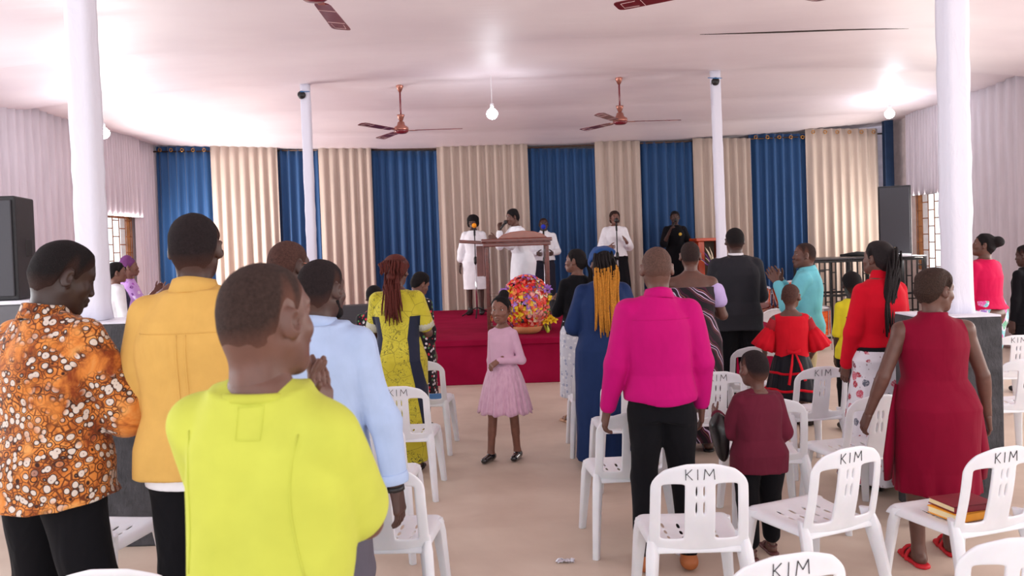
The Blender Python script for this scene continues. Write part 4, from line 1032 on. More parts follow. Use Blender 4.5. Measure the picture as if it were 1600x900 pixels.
def person(label, top, Y, yaw=0, base=0.0, sex='m', sk=None, w=1.0, hs=1.0, head=(0, 0, 0), L=None, Rr=None, feet=None, lean=(0, 0), vox=1.0, curl=.45, hair=('short', .004, None), face=False, hands=(1, 1), bare=(0, 0), dx=0, al=1.0, H=None, group='people gathered in the hall', palm=None, sw=None, spread=1.0, hand_d=None, cat='person', hh=None):
    pt = at_y(top[0], top[1], Y); H_ = (pt.z-base) if H is None else H; s = H_/1.70
    P = dict(sex=sex, w=w, hs=hs, head=head, s=s, vh=.0048*vox, vg=.0095*vox, lean=lean, al=al, zf=(1.40-(hs-1)*.22)/1.40, neck_x=lean[0]*1.15, neck_y=lean[1]*1.15,
             sw=sw or {'m': .155, 'f': .136, 'c': .130}[sex], feet=feet or ((-.10, 0), (.10, 0)))
    P['L'] = L or HANG(-1); P['R'] = Rr or HANG(1); zf = P['zf']
    c_, s_ = math.cos(R(yaw)), math.sin(R(yaw)); ox, oy = P['neck_x']*s, P['neck_y']*s
    e = empty('person', (pt.x+dx-(c_*ox-s_*oy), Y-(s_*ox+c_*oy), base), R(yaw), label, cat, group); P['root'] = e
    Rm, hc = head_frame(P); nb_ = hc-Rm@(np.array([0, .018, .086])*hs)
    parts = []; vb = .0105*vox
    pts = [np.array([0, 0, 1.5*zf]), np.array([0, 0, .0])]+[p for s2 in (-1, 1) for p in arm_pts(P, s2)]+[p for s2 in (-1, 1) for p in leg_pts(P, s2)]+[np.array([.2, .22, 0]), np.array([-.2, -.16, .9])]
    F = Field(np.min(pts, 0)-.10, np.max(pts, 0)+.08, vb); bl = .925
    F.column([(z, a*bl, b*bl, cx, cy) for z, a, b, cx, cy in tprof(P)], 0)
    nr = (.052 if sex == 'm' else .046 if sex == 'f' else .045)*max(1, w)**.3
    for k_ in (-1, 1):
        S, E, Wt = arm_pts(P, k_); aw = w**.6*(1 if sex == 'm' else .9 if sex == 'f' else .84)
        F.cone((k_*.045+P['lean'][0], -.012+P['lean'][1], 1.41*zf), S, .036, .048*aw, .035); F.cone(S, E, .046*aw, .037*aw, .03); F.cone(E, Wt, .038*aw, .0255*aw, .012)
        F.cone(E+(Wt-E)*.15, E+(Wt-E)*.45, .040*aw, .034*aw, .01)
        hip, kn, an = leg_pts(P, k_); F.cone(hip, kn, .078*w, .052*w**.5, .03); F.cone(kn, an, .050*w**.5, .036, .02); F.cone(kn+(an-kn)*.12+[0, -.018, 0], kn+(an-kn)*.5+[0, -.01, 0], .046*w**.5, .040, .02)
        F.cone((an[0], an[1]-.03, .04), (an[0]+k_*.015, an[1]+.13, .028), .034, .026, .02); F.cone(an, (an[0], an[1]-.01, .05), .036, .036, .02)
    F.cone(nb_+[0, -.005, .01], (P['neck_x']*.9, -.012+P['neck_y']*.9, 1.415*zf), nr*.97, nr*1.12, .035)
    parts.append(F.mesh())
    vh = P['vh']; F = Field(hc-.175*hs, hc+.175*hs, vh); F.lo[2] = F.lo[2]; F = Field([hc[0]-.14*hs, hc[1]-.15*hs, min(hc[2]-.15*hs, 1.39*zf)], [hc[0]+.14*hs, hc[1]+.15*hs, hc[2]+.14*hs], vh)
    if head[1] > 15: F = Field([hc[0]-.17*hs, hc[1]-.17*hs, 1.38*zf], [hc[0]+.17*hs, hc[1]+.17*hs, hc[2]+.16*hs], vh)
    add_head(F, Rm, hc, hs, 1 if sex == 'f' else 0); F.cone(nb_+Rm@(np.array([0, -.012, .028])*hs), (P['neck_x']*.9, -.014+P['neck_y']*.9, 1.41*zf), nr, nr*1.15, .03)
    parts.append(F.mesh())
    for k_, i in ((-1, 0), (1, 1)):
        if not hands[i]: continue
        S, E, Wt = arm_pts(P, k_); pal = (palm or {}).get('R' if k_ > 0 else 'L', (-k_, .15, 0)); hd = (hand_d or {}).get('R' if k_ > 0 else 'L', nv(Wt-E))
        parts.append(hand_vq(Wt, hd, pal, k_, curl if not isinstance(curl, dict) else curl['R' if k_ > 0 else 'L'], 1.0 if sex == 'm' else .92, .0045 if vox < 1.2 else .0055, spread))
    V, Q = join_vq(parts); V[:, 2] = np.maximum(V[:, 2], .003/s)
    finish('body', V, Q, sk, P, e)
    kind = hair[0]
    if kind in ('short', 'shell', 'none'):
        if kind != 'none':
            F, A, B = hair_shell(P, hair[1], hair[3] if len(hair) > 3 else 0); V, Q = F.mesh(); put_hair(P, e, V, Q, A, B, hair[2], sk, hair[3] if len(hair) > 3 else 0, .05 if sex != 'f' else .02)
    elif kind == 'blobs':      # shell plus rounded volumes: buns, puffs, gathered tails
        F, A, B = hair_shell(P, hair[1], hair[4] if len(hair) > 4 else 0); G = Field((-.2, -.26, -.2), (.2, .14, .26), F.h)
        i0 = np.round((F.lo-G.lo)/F.h).astype(int); G.F[tuple(slice(i0[i], i0[i]+F.n[i]) for i in range(3))] = F.F
        for c, r_ in hair[3]: G.ell(c, r_, None, .015)
        G.wrinkle(.003, (60, 60, 60), 4); V, Q = G.mesh(); finish('hair', to_head(V, A, B, hs), Q, hair[2], P, e)
    if face: face_bits(P, e)
    return P, e
# ------------------------------------------------------------------ colours and prints
sk_d = skin('deep_brown_skin', (70, 46, 40)); sk_m = skin('brown_skin', (96, 63, 53)); sk_w = skin('warm_brown_skin', (114, 76, 64)); sk_k = skin('dark_umber_skin', (56, 38, 34))
hk = hairmat('black_hair', (26, 22, 24)); hb = hairmat('buzzed_hair', (52, 38, 36)); hsv = hairmat('shaved_hair', (82, 56, 50)); hbr = hairmat('reddish_brown_braids', (92, 40, 34), .6); hor = hairmat('orange_braids', (206, 138, 52), .6)
hgr = hairmat('greying_shaved_hair', (98, 72, 64), .6, 430); hbk = hairmat('black_braids', (34, 28, 30), .55)
def print_orange():
    n = NT('orange_batik_print'); co = n.coord(); wp = n.n('ShaderNodeVectorMath', operation='ADD'); nz = n.n('ShaderNodeTexNoise'); nz.inputs['Scale'].default_value = 7; n.l(co, nz.inputs[0])
    sc2 = n.n('ShaderNodeVectorMath', operation='SCALE'); sc2.inputs['Scale'].default_value = .05; n.l(nz.outputs['Color'], sc2.inputs[0]); n.l(co, wp.inputs[0]); n.l(sc2.outputs[0], wp.inputs[1]); co2 = wp.outputs[0]
    base = n.ramp(n.noise(co, 7, 5, .65, 1.2), [(.35, srgb(134, 60, 24)), (.5, srgb(210, 128, 56)), (.68, srgb(222, 160, 90))])
    nz2 = n.noise(co, 5.5, 2, .5, .6); cl = n.ramp(nz2, [(.41, BLK), (.49, W4)]); cw = n.ramp(nz2, [(.37, BLK), (.46, W4)])
    d1 = n.voro(co2, 34, rnd=.85); ed = n.voro(co2, 34, 'DISTANCE_TO_EDGE', rnd=.85)
    disk = n.ramp(d1, [(.37, W4), (.42, BLK)]); line = n.ramp(ed, [(.035, W4), (.085, BLK)]); ring = n.math('MULTIPLY', n.ramp(d1, [(.34, BLK), (.38, W4)]), n.ramp(d1, [(.46, W4), (.52, BLK)]))
    c = n.mix(n.math('MULTIPLY', line, cw), base, srgb(104, 52, 24)); c = n.mix(n.math('MULTIPLY', ring, cw), c, srgb(56, 28, 20))
    sel = n.ramp(n.voro(co2, 34, 'F1', 'Color', rnd=.85), [(.18, BLK), (.24, W4)])
    c = n.mix(n.math('MULTIPLY', n.math('MULTIPLY', disk, cl), sel), c, srgb(212, 200, 190))
    dot = n.ramp(d1, [(.07, W4), (.12, BLK)]); c = n.mix(n.math('MULTIPLY', dot, n.math('MULTIPLY', cl, .7)), c, srgb(96, 60, 46))
    n.col(c); n.set(.75, 0, .25, .1); folds(n, .45, 8); return n.m
def print_yellow():
    n = NT('yellow_splatter_print'); co = n.coord(); base = n.ramp(n.noise(co, 5, 3), [(.3, srgb(186, 172, 40)), (.7, srgb(208, 198, 66))])
    sp = n.math('MULTIPLY', n.ramp(n.noise(co, 42, 5, .75, 1.5), [(.55, BLK), (.60, W4)]), n.ramp(n.noise(co, 6, 2), [(.42, BLK), (.55, W4)]))
    c = n.mix(sp, base, srgb(60, 66, 40)); cr = n.ramp(n.voro(co, 9, 'DISTANCE_TO_EDGE'), [(.004, W4), (.02, BLK)]); c = n.mix(n.math('MULTIPLY', cr, .6), c, srgb(60, 56, 34))
    sx = n.n('ShaderNodeSeparateXYZ'); n.l(co, sx.inputs[0])   # navy side panels
    ax = n.math('ABSOLUTE', sx.outputs[0]); lim = n.math('ADD', .095, n.math('MULTIPLY', n.math('ABSOLUTE', n.math('SUBTRACT', sx.outputs[2], 1.05)), .14))
    inn = n.math('GREATER_THAN', ax, lim); out = n.math('LESS_THAN', ax, n.math('ADD', lim, .072)); zz = n.math('LESS_THAN', sx.outputs[2], 1.22)
    c = n.mix(n.math('MULTIPLY', n.math('MULTIPLY', inn, out), zz), c, srgb(30, 36, 58)); n.col(c); n.set(.7, 0, .25, .1); folds(n, .3); return n.m
def print_floral(name, ground, cols, scale=11, thr=.34, dens=.5):
    n = NT(name); co = n.coord(); nz = n.noise(co, 40, 3); dd = n.voro(co, scale); d2 = n.math('ADD', dd, n.math('MULTIPLY', nz, .30))
    pc = n.n('ShaderNodeTexVoronoi'); pc.inputs['Scale'].default_value = scale; n.l(co, pc.inputs['Vector']); sx = n.n('ShaderNodeSeparateColor'); n.l(pc.outputs['Color'], sx.inputs[0])
    fc = n.ramp(sx.outputs[0], [(i/len(cols), srgb(*c)) for i, c in enumerate(cols)], 'CONSTANT'); on = n.math('MULTIPLY', n.ramp(d2, [(thr, W4), (thr+.03, BLK)]), n.math('LESS_THAN', sx.outputs[1], dens))
    c = n.mix(on, srgb(*ground), fc); vein = n.math('MULTIPLY', on, n.ramp(n.noise(co, 90, 3), [(.5, BLK), (.6, W4)])); c = n.mix(n.math('MULTIPLY', vein, .5), c, srgb(*ground))
    st = n.math('MULTIPLY', n.ramp(n.voro(n.coord((1, 1, .6), (3, 1, 2)), scale*2.2), [(.10, W4), (.16, BLK)]), .6); c = n.mix(st, c, srgb(*[int(q*.72) for q in cols[-1]]))
    n.col(c); n.set(.8, 0, .2, .1); folds(n, .35); return n.m
def print_bands():
    n = NT('purple_black_wax_print'); co = n.coord(); w_ = n.n('ShaderNodeTexWave', wave_type='BANDS', bands_direction='DIAGONAL'); w_.inputs['Scale'].default_value = 3.2; w_.inputs['Distortion'].default_value = 7; w_.inputs['Detail'].default_value = 1.5; w_.inputs['Detail Scale'].default_value = 1.2; n.l(co, w_.inputs[0])
    c = n.ramp(w_.outputs['Fac'], [(0, srgb(28, 20, 28)), (.30, srgb(70, 24, 48)), (.55, srgb(30, 22, 30)), (.72, srgb(176, 120, 96)), (.76, srgb(86, 30, 58)), (.90, srgb(214, 196, 226)), (.96, srgb(40, 26, 40))], 'CONSTANT'); n.col(c); n.set(.7, 0, .25, .1); folds(n, .3); return n.m
black_c = cloth('black_trouser_cloth', (15, 15, 20), amt=.5); white_c = cloth('white_cotton', (232, 232, 238), amt=.4)

# ---- 1 boy in the lime T-shirt, nearest
P, e = person('boy with shaved head in a lime yellow T-shirt, nearest the camera', (404, 412), 1.60, yaw=-14, sex='m', sk=skin('boy_skin', (100, 67, 57)), w=.80, hs=.98, head=(-20, 0, 0), hair=('short', .0022, hairmat('boy_stubble', (60, 45, 41), .8, 420), .006), vox=.72, al=.95,
       L=((-.18, .60, -.85), (.84, .35, 1)), Rr=((.05, .58, -.85), (-.74, .35, 1)), hand_d={'L': (.12, .30, 1), 'R': (-.12, .30, 1)}, palm={'L': (1, .2, 0), 'R': (-1, .2, 0)}, curl=.22, face=True)
lime = cloth('lime_jersey', (190, 197, 80), .8, .35, sc_=6); g = garment(P, e, 't_shirt', lime, hem=.80, off=.022, sleeve=.37, sr=(.064, .068, .05), wr=.014, wf=(15, 15, 7), seed=2, top=1.44, flare=.012, h=.0075)
N = 18; nr_ = .068; cz = 1.446*P['zf']; s = P['s']
MB().tube([Vector((nr_*math.cos(t), -.014+nr_*math.sin(t), cz-.010+.006*-math.sin(t)))*s for t in np.linspace(0, 2*PI, N+1)], .011*s, 8).build('neck_band', cloth('lime_rib', (184, 190, 74), .8, .2), e, smooth=True)
def on_cloth(g, P, x, z):
    h, loc, nr, ix = g.ray_cast(Vector((x*P['s'], -.5, z*P['s'])), Vector((0, 1, 0)))
    return loc+Vector((0, -.0006, 0)) if h else Vector((x, -.13, z))*P['s']
def stitch(P, e, g, x0, x1, z0, z1, m_):
    s = P['s']; c = [(x0, z0), (x1, z0), (x1, z1), (x0, z1), (x0, z0)]; mb = MB()
    for a, b in zip(c[:-1], c[1:]): mb.tube([on_cloth(g, P, a[0]+(b[0]-a[0])*t, a[1]+(b[1]-a[1])*t) for t in (0, .25, .5, .75, 1)], .0014*s, 5)
    return mb.build('stitching', m_, e)
stitch(P, e, g, .000, .046, 1.375, 1.435, lime)
for k_ in (-1, 1): MB().tube([on_cloth(g, P, k_*(.118-.012*math.sin(PI*t)), 1.385-.27*t) for t in np.linspace(0, 1, 12)], .0018*s, 5).build('armhole_seam', lime, e, smooth=True)
trousers(P, e, 'trousers', cloth('grey_trousers', (96, 92, 104)), r=(.10, .072, .06)); shoes(P, e, 'shoe', blackp)

# ---- 2 man in the mustard shirt
P, e = person('tall man in a loose mustard yellow shirt, back to camera, hand at his chin', (301, 336), 3.02, yaw=3, sk=sk_d, w=1.0, head=(4, 0, 0), hair=('short', .008, hairmat('short_black_crop', (38, 30, 32), .85, 380)), vox=.85,
       L=((-.22, .05, -1), (-.02, .5, .1)), Rr=((.30, .25, -1), (-.5, .6, .9)), al=1.0, curl=.8)
must = cloth('mustard_linen', (208, 166, 90), .85, .45); g = garment(P, e, 'shirt', must, hem=.84, off=.026, sleeve=.95, sr=(.072, .070, .052), wr=.010, wf=(17, 17, 7), collar=True, seed=5, flare=.01)
s = P['s']; MB().tube([on_cloth(g, P, x, 1.315) for x in np.linspace(-.15, .15, 19)], .0020*s, 5).tube([on_cloth(g, P, .012, z) for z in np.linspace(1.31, 1.04, 9)], .0026*s, 5).tube([on_cloth(g, P, -.016, z) for z in np.linspace(1.31, 1.04, 9)], .0026*s, 5).build('yoke_seam', must, e, smooth=True)
skirt(P, e, 'undershirt', white_c, [(.80, .186, .134), (.90, .186, .134)], wr=.003); trousers(P, e, 'trousers', black_c); shoes(P, e, 'shoe', blackp)

# ---- 3 man in the orange print shirt, head bowed
P, e = person('man in an orange and white batik print shirt, head bowed, at the left edge', (74, 394), 3.00, yaw=-22, sk=sk_k, w=1.04, hs=1.04, head=(-28, 24, 0), hair=('short', .010, hk, -.002), vox=.85, lean=(-.0, .02), H=1.82, feet=((-.15, 0), (.15, .02)),
       L=((-.32, .3, -1), (.5, .8, .25)), Rr=((.30, .40, -1), (-.75, .7, .15)), curl=.7)
garment(P, e, 'shirt', print_orange(), hem=.80, off=.030, sleeve=.58, sr=(.078, .082, .07), wr=.010, wf=(17, 17, 7), collar=True, seed=8, flare=.022, hw=.03); trousers(P, e, 'trousers', black_c, r=(.105, .078, .066)); shoes(P, e, 'shoe', blackp)

# ---- 4 man in the light blue shirt
P, e = person('bearded man in a pale blue shirt with a rolled cuff, behind the lime T-shirt', (496, 407), 3.10, yaw=-10, sk=sk_d, w=.98, head=(-18, 4, 0), hair=('short', .006, hairmat('short_black_crop', (38, 30, 32), .85, 380), -.002), vox=.85, dx=.0,
       L=((-.3, .3, -1), (.5, .8, .3)), Rr=((.34, -.02, -1), (.14, .02, -1)), curl=.6, al=1.05)
pb = cloth('pale_blue_cotton', (168, 188, 222), .8, .5); garment(P, e, 'shirt', pb, hem=.86, off=.024, sleeve=.88, sr=(.068, .060, .052), wr=.010, wf=(17, 17, 7), collar=True, seed=11)
S, E, Wt = arm_pts(P, 1); c0 = E+(Wt-E)*.76; c1 = E+(Wt-E)*.92; s = P['s']
MB().tube([Vector(c0)*s, Vector((c0+c1)/2)*s, Vector(c1)*s], [.054*s, .057*s, .054*s], 18).build('rolled_cuff', pb, e, smooth=True, bevel=.004)
MB().tube([Vector(E+(Wt-E)*.97)*s, Vector(E+(Wt-E)*1.04)*s], .033*s, 16).build('wrist_watch', blackp, e, smooth=True)
gt = cloth('grey_trousers', (96, 92, 104)); trousers(P, e, 'trousers', gt, r=(.10, .072, .062)); shoes(P, e, 'shoe', blackp)
skirt(P, e, 'belt', blackp, [(.985, .172, .125), (1.01, .172, .125)])
Rm, hc = head_frame(P); F = Field((-.09, -.02, -.14), (.09, .12, .0), .005); F.cone((-.060, .005, -.045), (-.035, .045, -.088), .014, .018, .01); F.cone((.060, .005, -.045), (.035, .045, -.088), .014, .018, .01); F.cone((-.035, .045, -.09), (.035, .045, -.09), .020, None, .02); F.ell((0, .07, -.10), (.028, .024, .022), None, .02)
V, Q = F.mesh(); finish('beard', to_head(V, Rm, hc, 1), Q, hk, P, e)

# ---- 5 man with glasses
P, e = person('man with cropped hair and gold rimmed glasses, only his head showing behind the boy', (444, 377), 3.80, yaw=-8, sk=sk_d, head=(-26, 6, 0), hair=('short', .004, hsv), vox=1.0)
garment(P, e, 'shirt', cloth('charcoal_shirt', (60, 60, 70)), off=.016, sleeve=.95); trousers(P, e, 'trousers', black_c); shoes(P, e, 'shoe', blackp)
Rm, hc = head_frame(P); s = P['s']; M = Matrix([list(r) for r in Rm]); q = lambda x, y, z: (Vector(hc)+M@Vector((x, y, z)))*s; mb = MB()
for k_ in (-1, 1):
    mb.tube([q(k_*.082, -.005, .016), q(k_*.078, .05, .014), q(k_*.064, .092, .012)], .0022*s, 6); mb.tube([q(k_*.035+.026*math.cos(t), .096-.012*abs(math.cos(t)), .004+.020*math.sin(t)) for t in np.linspace(0, 2*PI, 15)], .0018*s, 5)
mb.tube([q(-.010, .1, .006), q(.010, .1, .006)], .0018*s, 5).build('glasses', plain('gold_rim', (196, 130, 110), .3, .7), e, smooth=True)

# ---- 6 woman in the yellow and black dress with brown braids
P, e = person('woman with reddish brown braids in a yellow splatter print dress with navy panels', (618, 402), 6.2, yaw=-5, sex='f', sk=sk_m, w=1.12, head=(-6, 8, 0), hair=('blobs', .022, hbr, [((0, -.06, .06), (.09, .07, .075)), ((0, -.125, -.05), (.042, .035, .042))]),
       L=((-.22, .2, -1), (.45, .9, .1)), Rr=((.30, .2, -1), (-.3, .8, .25)))
yp = print_yellow(); zf = P['zf']
garment(P, e, 'dress', yp, hem=.10, off=.015, sleeve=.36, sr=(.074, .068, .06), wr=.003, seed=14, prof=[(.10, .215, .19), (.5, .20, .165), (.72, .205, .155), (.90, .222, .165, 0, -.02), (1.0, .185, .135)], pleat=(7, .03, .7, .1))
S, E, Wt = arm_pts(P, 1); s = P['s']
for k_ in (-1, 1):
    S, E, Wt = arm_pts(P, k_); a_ = S+(E-S)*.62; b_ = S+(E-S)*.86; MB().tube([Vector(a_)*s, Vector((a_+b_)/2)*s, Vector(b_)*s], [.070*s, .074*s, .070*s], 18).build('sleeve_trim', print_floral('silver_beaded_trim', (190, 190, 170), [(120, 120, 110), (220, 220, 210)], 60), e, smooth=True)
rs = random.Random(2); roots = [(rs.uniform(-.052, .052), -.115+rs.uniform(-.02, .02), -.04+rs.uniform(-.03, .04)) for _ in range(44)]
strands('braids', P, hbr, roots, .34, .0075, 5, e, body_y=-.155, spread=.05)
roots = [(.085*math.cos(a), -.06+.07*math.sin(a)-.0, .075-.0*a) for a in np.linspace(PI, 2*PI, 16)]; strands('braids', P, hbr, [(x, y-.012, z) for x, y, z in roots], .11, .0085, 8, e, body_y=-.12, rows=5)
shoes(P, e, 'sandal', blackp, 'thong')

# ---- 7 person leaning behind her
P, e = person('person with short black curls leaning, half hidden behind the woman in yellow', (650, 432), 7.65, yaw=-28, sex='f', sk=sk_w, head=(-30, 26, 0), H=1.50, hair=('blobs', .016, hk, [((0, -.02, .07), (.08, .085, .06))]), vox=1.2, lean=(-.02, .06))
garment(P, e, 'dress', print_floral('red_white_black_print', (30, 26, 34), [(220, 60, 80), (236, 230, 236), (90, 150, 90)], 30, .5, .8), hem=.35, off=.014, sleeve=.7, prof=[(.35, .22, .19), (.9, .20, .15)]); shoes(P, e, 'sandal', blackp, 'thong')
P, e = person('person in a red, white and black speckled blouse, glimpsed left of the yellow dress', (570, 460), 6.9, yaw=0, sex='f', sk=sk_m, H=1.42, vox=1.4, hair=('short', .012, hk), head=(10, 10, 0), dx=.08)
garment(P, e, 'dress', MATS.get('x') or bpy.data.materials['red_white_black_print'], hem=.35, off=.012, sleeve=.7, prof=[(.35, .20, .17), (.9, .18, .14)]); shoes(P, e, 'sandal', blackp, 'thong')

# ---- 8 girl in pink
P, e = person('girl in a pink long-sleeved dress with tulle skirt, walking in the aisle', (783, 462), 6.45, yaw=158, sex='c', sk=skin('girl_skin', (126, 84, 70)), w=.84, hs=1.26, head=(4, 2, 0), hair=('blobs', .006, hk, [((-.022, -.035, .122), (.043, .040, .040))], .010), face=True, vox=.85,
       L=((-.34, .0, -1), (.80, .60, .05)), Rr=((.12, -.05, -1), (.02, .08, -1)), hand_d={'L': (.7, .6, -.6)}, palm={'L': (.2, -.4, -1)}, curl=.9, feet=((-.10, -.06), (.13, .10)), sw=.130, dx=-.0)
zf = P['zf']; pk = cloth('pink_jersey', (212, 172, 196), .8, .3); garment(P, e, 'dress_bodice', pk, hem=.92, off=.012, sleeve=.98, sr=(.050, .042, .034), wr=.0025, seed=20, top=1.43, scoop=(1.46, .05, .07, .06, .035))
s = P['s']
def tulle(P, e, mat, z0, z1, r0, r1, n, amp, name, cy=0):
    s = P['s']; N = 180; rows = 14; vs = []
    for j in range(rows+1):
        t = j/rows; r_ = r0+(r1-r0)*t**.62; z = z0+(z1-z0)*t
        for i in range(N):
            a = 2*PI*i/N; w_ = 1+amp*t**.8*(math.sin(n*a+math.sin(3*a))+.4*math.sin(n*1.7*a+1)); zz = z+.012*t*math.sin(n*.5*a)
            vs.append((r_*w_*math.cos(a)*s, (r_*.86*w_*math.sin(a)+cy)*s, zz*s))
    fs = [(j*N+i, j*N+(i+1) % N, (j+1)*N+(i+1) % N, (j+1)*N+i) for j in range(rows) for i in range(N)]
    o = MB().add(vs, [f[::-1] for f in fs]).build(name, mat, e, smooth=True); md = o.modifiers.new('s', 'SOLIDIFY'); md.thickness = .003; return o
pt = NT('pink_tulle'); f = pt.noise(pt.coord((1, 1, .2)), 60, 2); pt.col(pt.ramp(f, [(.3, srgb(200, 156, 182)), (.7, srgb(220, 180, 202))])); pt.set(.9, 0, .1, .4)
tulle(P, e, pt.m, 1.0, .50, .125, .285, 22, .035, 'tulle_skirt'); tulle(P, e, pt.m, .99, .515, .12, .262, 17, .05, 'underskirt')
MB().lathe([(.126*s, .945*s), (.132*s, .955*s), (.132*s, .975*s), (.124*s, .985*s)], n=28).build('waist_seam', pk, e, smooth=True)
shp = plain('black_patent_leather', (16, 14, 18), .12, coat=.8); shoes(P, e, 'shoe', shp, 'shoe')
Rm, hc = head_frame(P); M = Matrix([list(r) for r in Rm]); q = lambda x, y, z: (Vector(hc)+M@(Vector((x, y, z))*P['hs']))*s
MB().tube([q(.074, .02+.022*math.cos(t), -.065+.026*math.sin(t)) for t in np.linspace(0, 2*PI, 13)], .0018, 6).build('hoop_earring', plain('gold_earring', (210, 160, 60), .3, .8), e, smooth=True)

# ---- 9 woman with black top, light skirt
P, e = person('woman in a black top and pale patterned skirt with sleek ponytail, profile to the left', (900, 390), 7.7, yaw=26, sex='f', sk=sk_w, head=(42, -4, 0), hair=('blobs', .008, hk, [((0, -.09, -.01), (.035, .04, .05))]), face=True,
       L=((-.18, .35, -1), (.3, .8, .25)), Rr=((.2, .3, -1), (-.3, .8, .2)))
garment(P, e, 'blouse', black_c, hem=.88, off=.016, sleeve=.95, sr=(.062, .054, .04)); skirt(P, e, 'skirt', print_floral('pale_marbled_print', (206, 210, 222), [(150, 160, 190), (232, 234, 240)], 26, .5, .8), [(.26, .20, .17), (.6, .195, .16), (.9, .20, .145), (1.02, .155, .12)], (9, .03, .8, .3))
rs = random.Random(7); strands('ponytail', P, hk, [(rs.uniform(-.025, .025), -.12+rs.uniform(-.015, .01), rs.uniform(-.03, .02)) for _ in range(26)], .36, .006, 4, e, body_y=-.13); shoes(P, e, 'sandal', plain('tan_sandal', (190, 150, 120), .6), 'thong')

# ---- 10 navy dress woman with head wrap and orange braids
P, e = person('woman in a loose navy dress and blue head wrap with long black and orange braids', (940, 389), 6.2, yaw=4, sex='f', sk=sk_m, w=1.16, head=(10, 0, 0), hair=('short', .010, hbk, .0), L=((-.24, .3, -1), (.2, .9, .0)), Rr=((.28, .3, -1), (-.2, .9, .0)))
navy = cloth('navy_dress_cloth', (26, 46, 88), .7, .45); garment(P, e, 'dress', navy, hem=.06, off=.022, sleeve=.8, sr=(.072, .078, .07), wr=.004, seed=31, prof=[(.06, .19, .20, -.02), (.35, .20, .18, -.01), (.7, .205, .16), (.92, .215, .16), (1.05, .19, .14)], pleat=(6, .04, .8, .1))
Rm, hc = head_frame(P); F = Field((-.15, -.17, -.10), (.15, .15, .19), .006); F.ell((0, .0, .045), (.092, .108, .080), None, 0); F.ell((-.05, .03, .01), (.05, .07, .05), None, .03); F.ell((.0, -.05, .085), (.085, .075, .04), None, .03); F.wrinkle(.007, (50, 50, 60), 3)
F.clip((0, 0, .0), (0, -.75, -1)); F.clip((0, -.06, .06), (0, -1, -.45)); V, Q = F.mesh(); finish('head_wrap', to_head(V, Rm, hc, 1), Q, cloth('blue_head_wrap', (38, 70, 124), .7, .5), P, e)
rs = random.Random(17); roots = [(rs.uniform(-.078, .078), -.095+rs.uniform(-.01, .03), .055+rs.uniform(-.06, .04)) for _ in range(70)]
strands('braids', P, hbk, [(x, -math.sqrt(max(.001, 1-(x/.09)**2))*.105, z) for x, y, z in roots], .56, .0062, 9, e, body_y=-.145, rows=9, mat2=hor, split=.3, spread=.03); shoes(P, e, 'shoe', blackp)

# ---- 11 man in magenta
P, e = person('man with shaved head in a bright magenta shirt and black trousers', (1026, 386), 4.20, yaw=-2, sk=sk_m, w=.95, head=(0, 4, 0), hair=('short', .0025, hgr, .010), vox=.85,
       L=((-.30, .02, -1), (-.20, .18, -1)), Rr=((.24, .05, -1), (.04, .3, -1)), curl={'L': [.5, .8, .9, 1.0], 'R': .5}, feet=((-.11, -.02), (.12, .0)))
mag = cloth('magenta_shirt_cloth', (184, 8, 108), .75, .4); g = garment(P, e, 'shirt', mag, hem=.885, off=.020, sleeve=.97, sr=(.070, .060, .040), wr=.009, wf=(17, 17, 7), collar=True, seed=40, hw=.02)
s = P['s']; MB().tube([on_cloth(g, P, x, 1.33) for x in np.linspace(-.15, .15, 19)], .0016*s, 5).build('yoke_seam', mag, e, smooth=True)
trousers(P, e, 'trousers', black_c, r=(.100, .068, .054), wr=.006, seed=41); shoes(P, e, 'shoe', plain('tan_leather', (168, 96, 50), .5))

# ---- 12 person in off shoulder print dress
P, e = person('person with cropped hair in an off-shoulder purple and black print dress', (1078, 378), 6.55, yaw=-6, sex='f', sk=sk_m, w=1.22, head=(-4, 4, 0), hair=('short', .004, hb), L=((-.3, .3, -1), (.5, .8, .1)), Rr=((.34, .1, -1), (-.4, .8, .2)))
pb2 = print_bands(); garment(P, e, 'dress', pb2, hem=.10, top=1.335, off=.014, sleeve=0, shoulders=False, wr=.002, prof=[(.10, .24, .21), (.5, .23, .19), (.9, .235, .175, 0, -.01), (1.06, .185, .14)], pleat=(9, .03, .9, .1))
Sx = arm_pts(P, 1); s = P['s']
for k_, mt in ((1, cloth('lilac_puff', (190, 170, 220), .7, .5)), (-1, cloth('lilac_puff', (190, 170, 220), .7, .5))):
    S, E, Wt = arm_pts(P, k_); F = Field(np.minimum(S, E)-.13, np.maximum(S, E)+.13, .009); m1 = S+(E-S)*.30; F.ell(m1, (.078, .085, .085), None, 0); F.ell(S+(E-S)*.55, (.075, .08, .06), None, .03); F.wrinkle(.006, (60, 60, 30), 6); V, Q = F.mesh(); finish('puff_sleeve', V, Q, mt, P, e)
shoes(P, e, 'sandal', blackp, 'thong')
MB().tube([Vector((.052*math.cos(t), -.012+.052*math.sin(t), 1.452-.008*math.sin(t)))*s for t in np.linspace(0, 2*PI, 17)], .0016*s, 5).build('necklace', plain('silver_chain', (200, 200, 205), .3, .8), e, smooth=True)

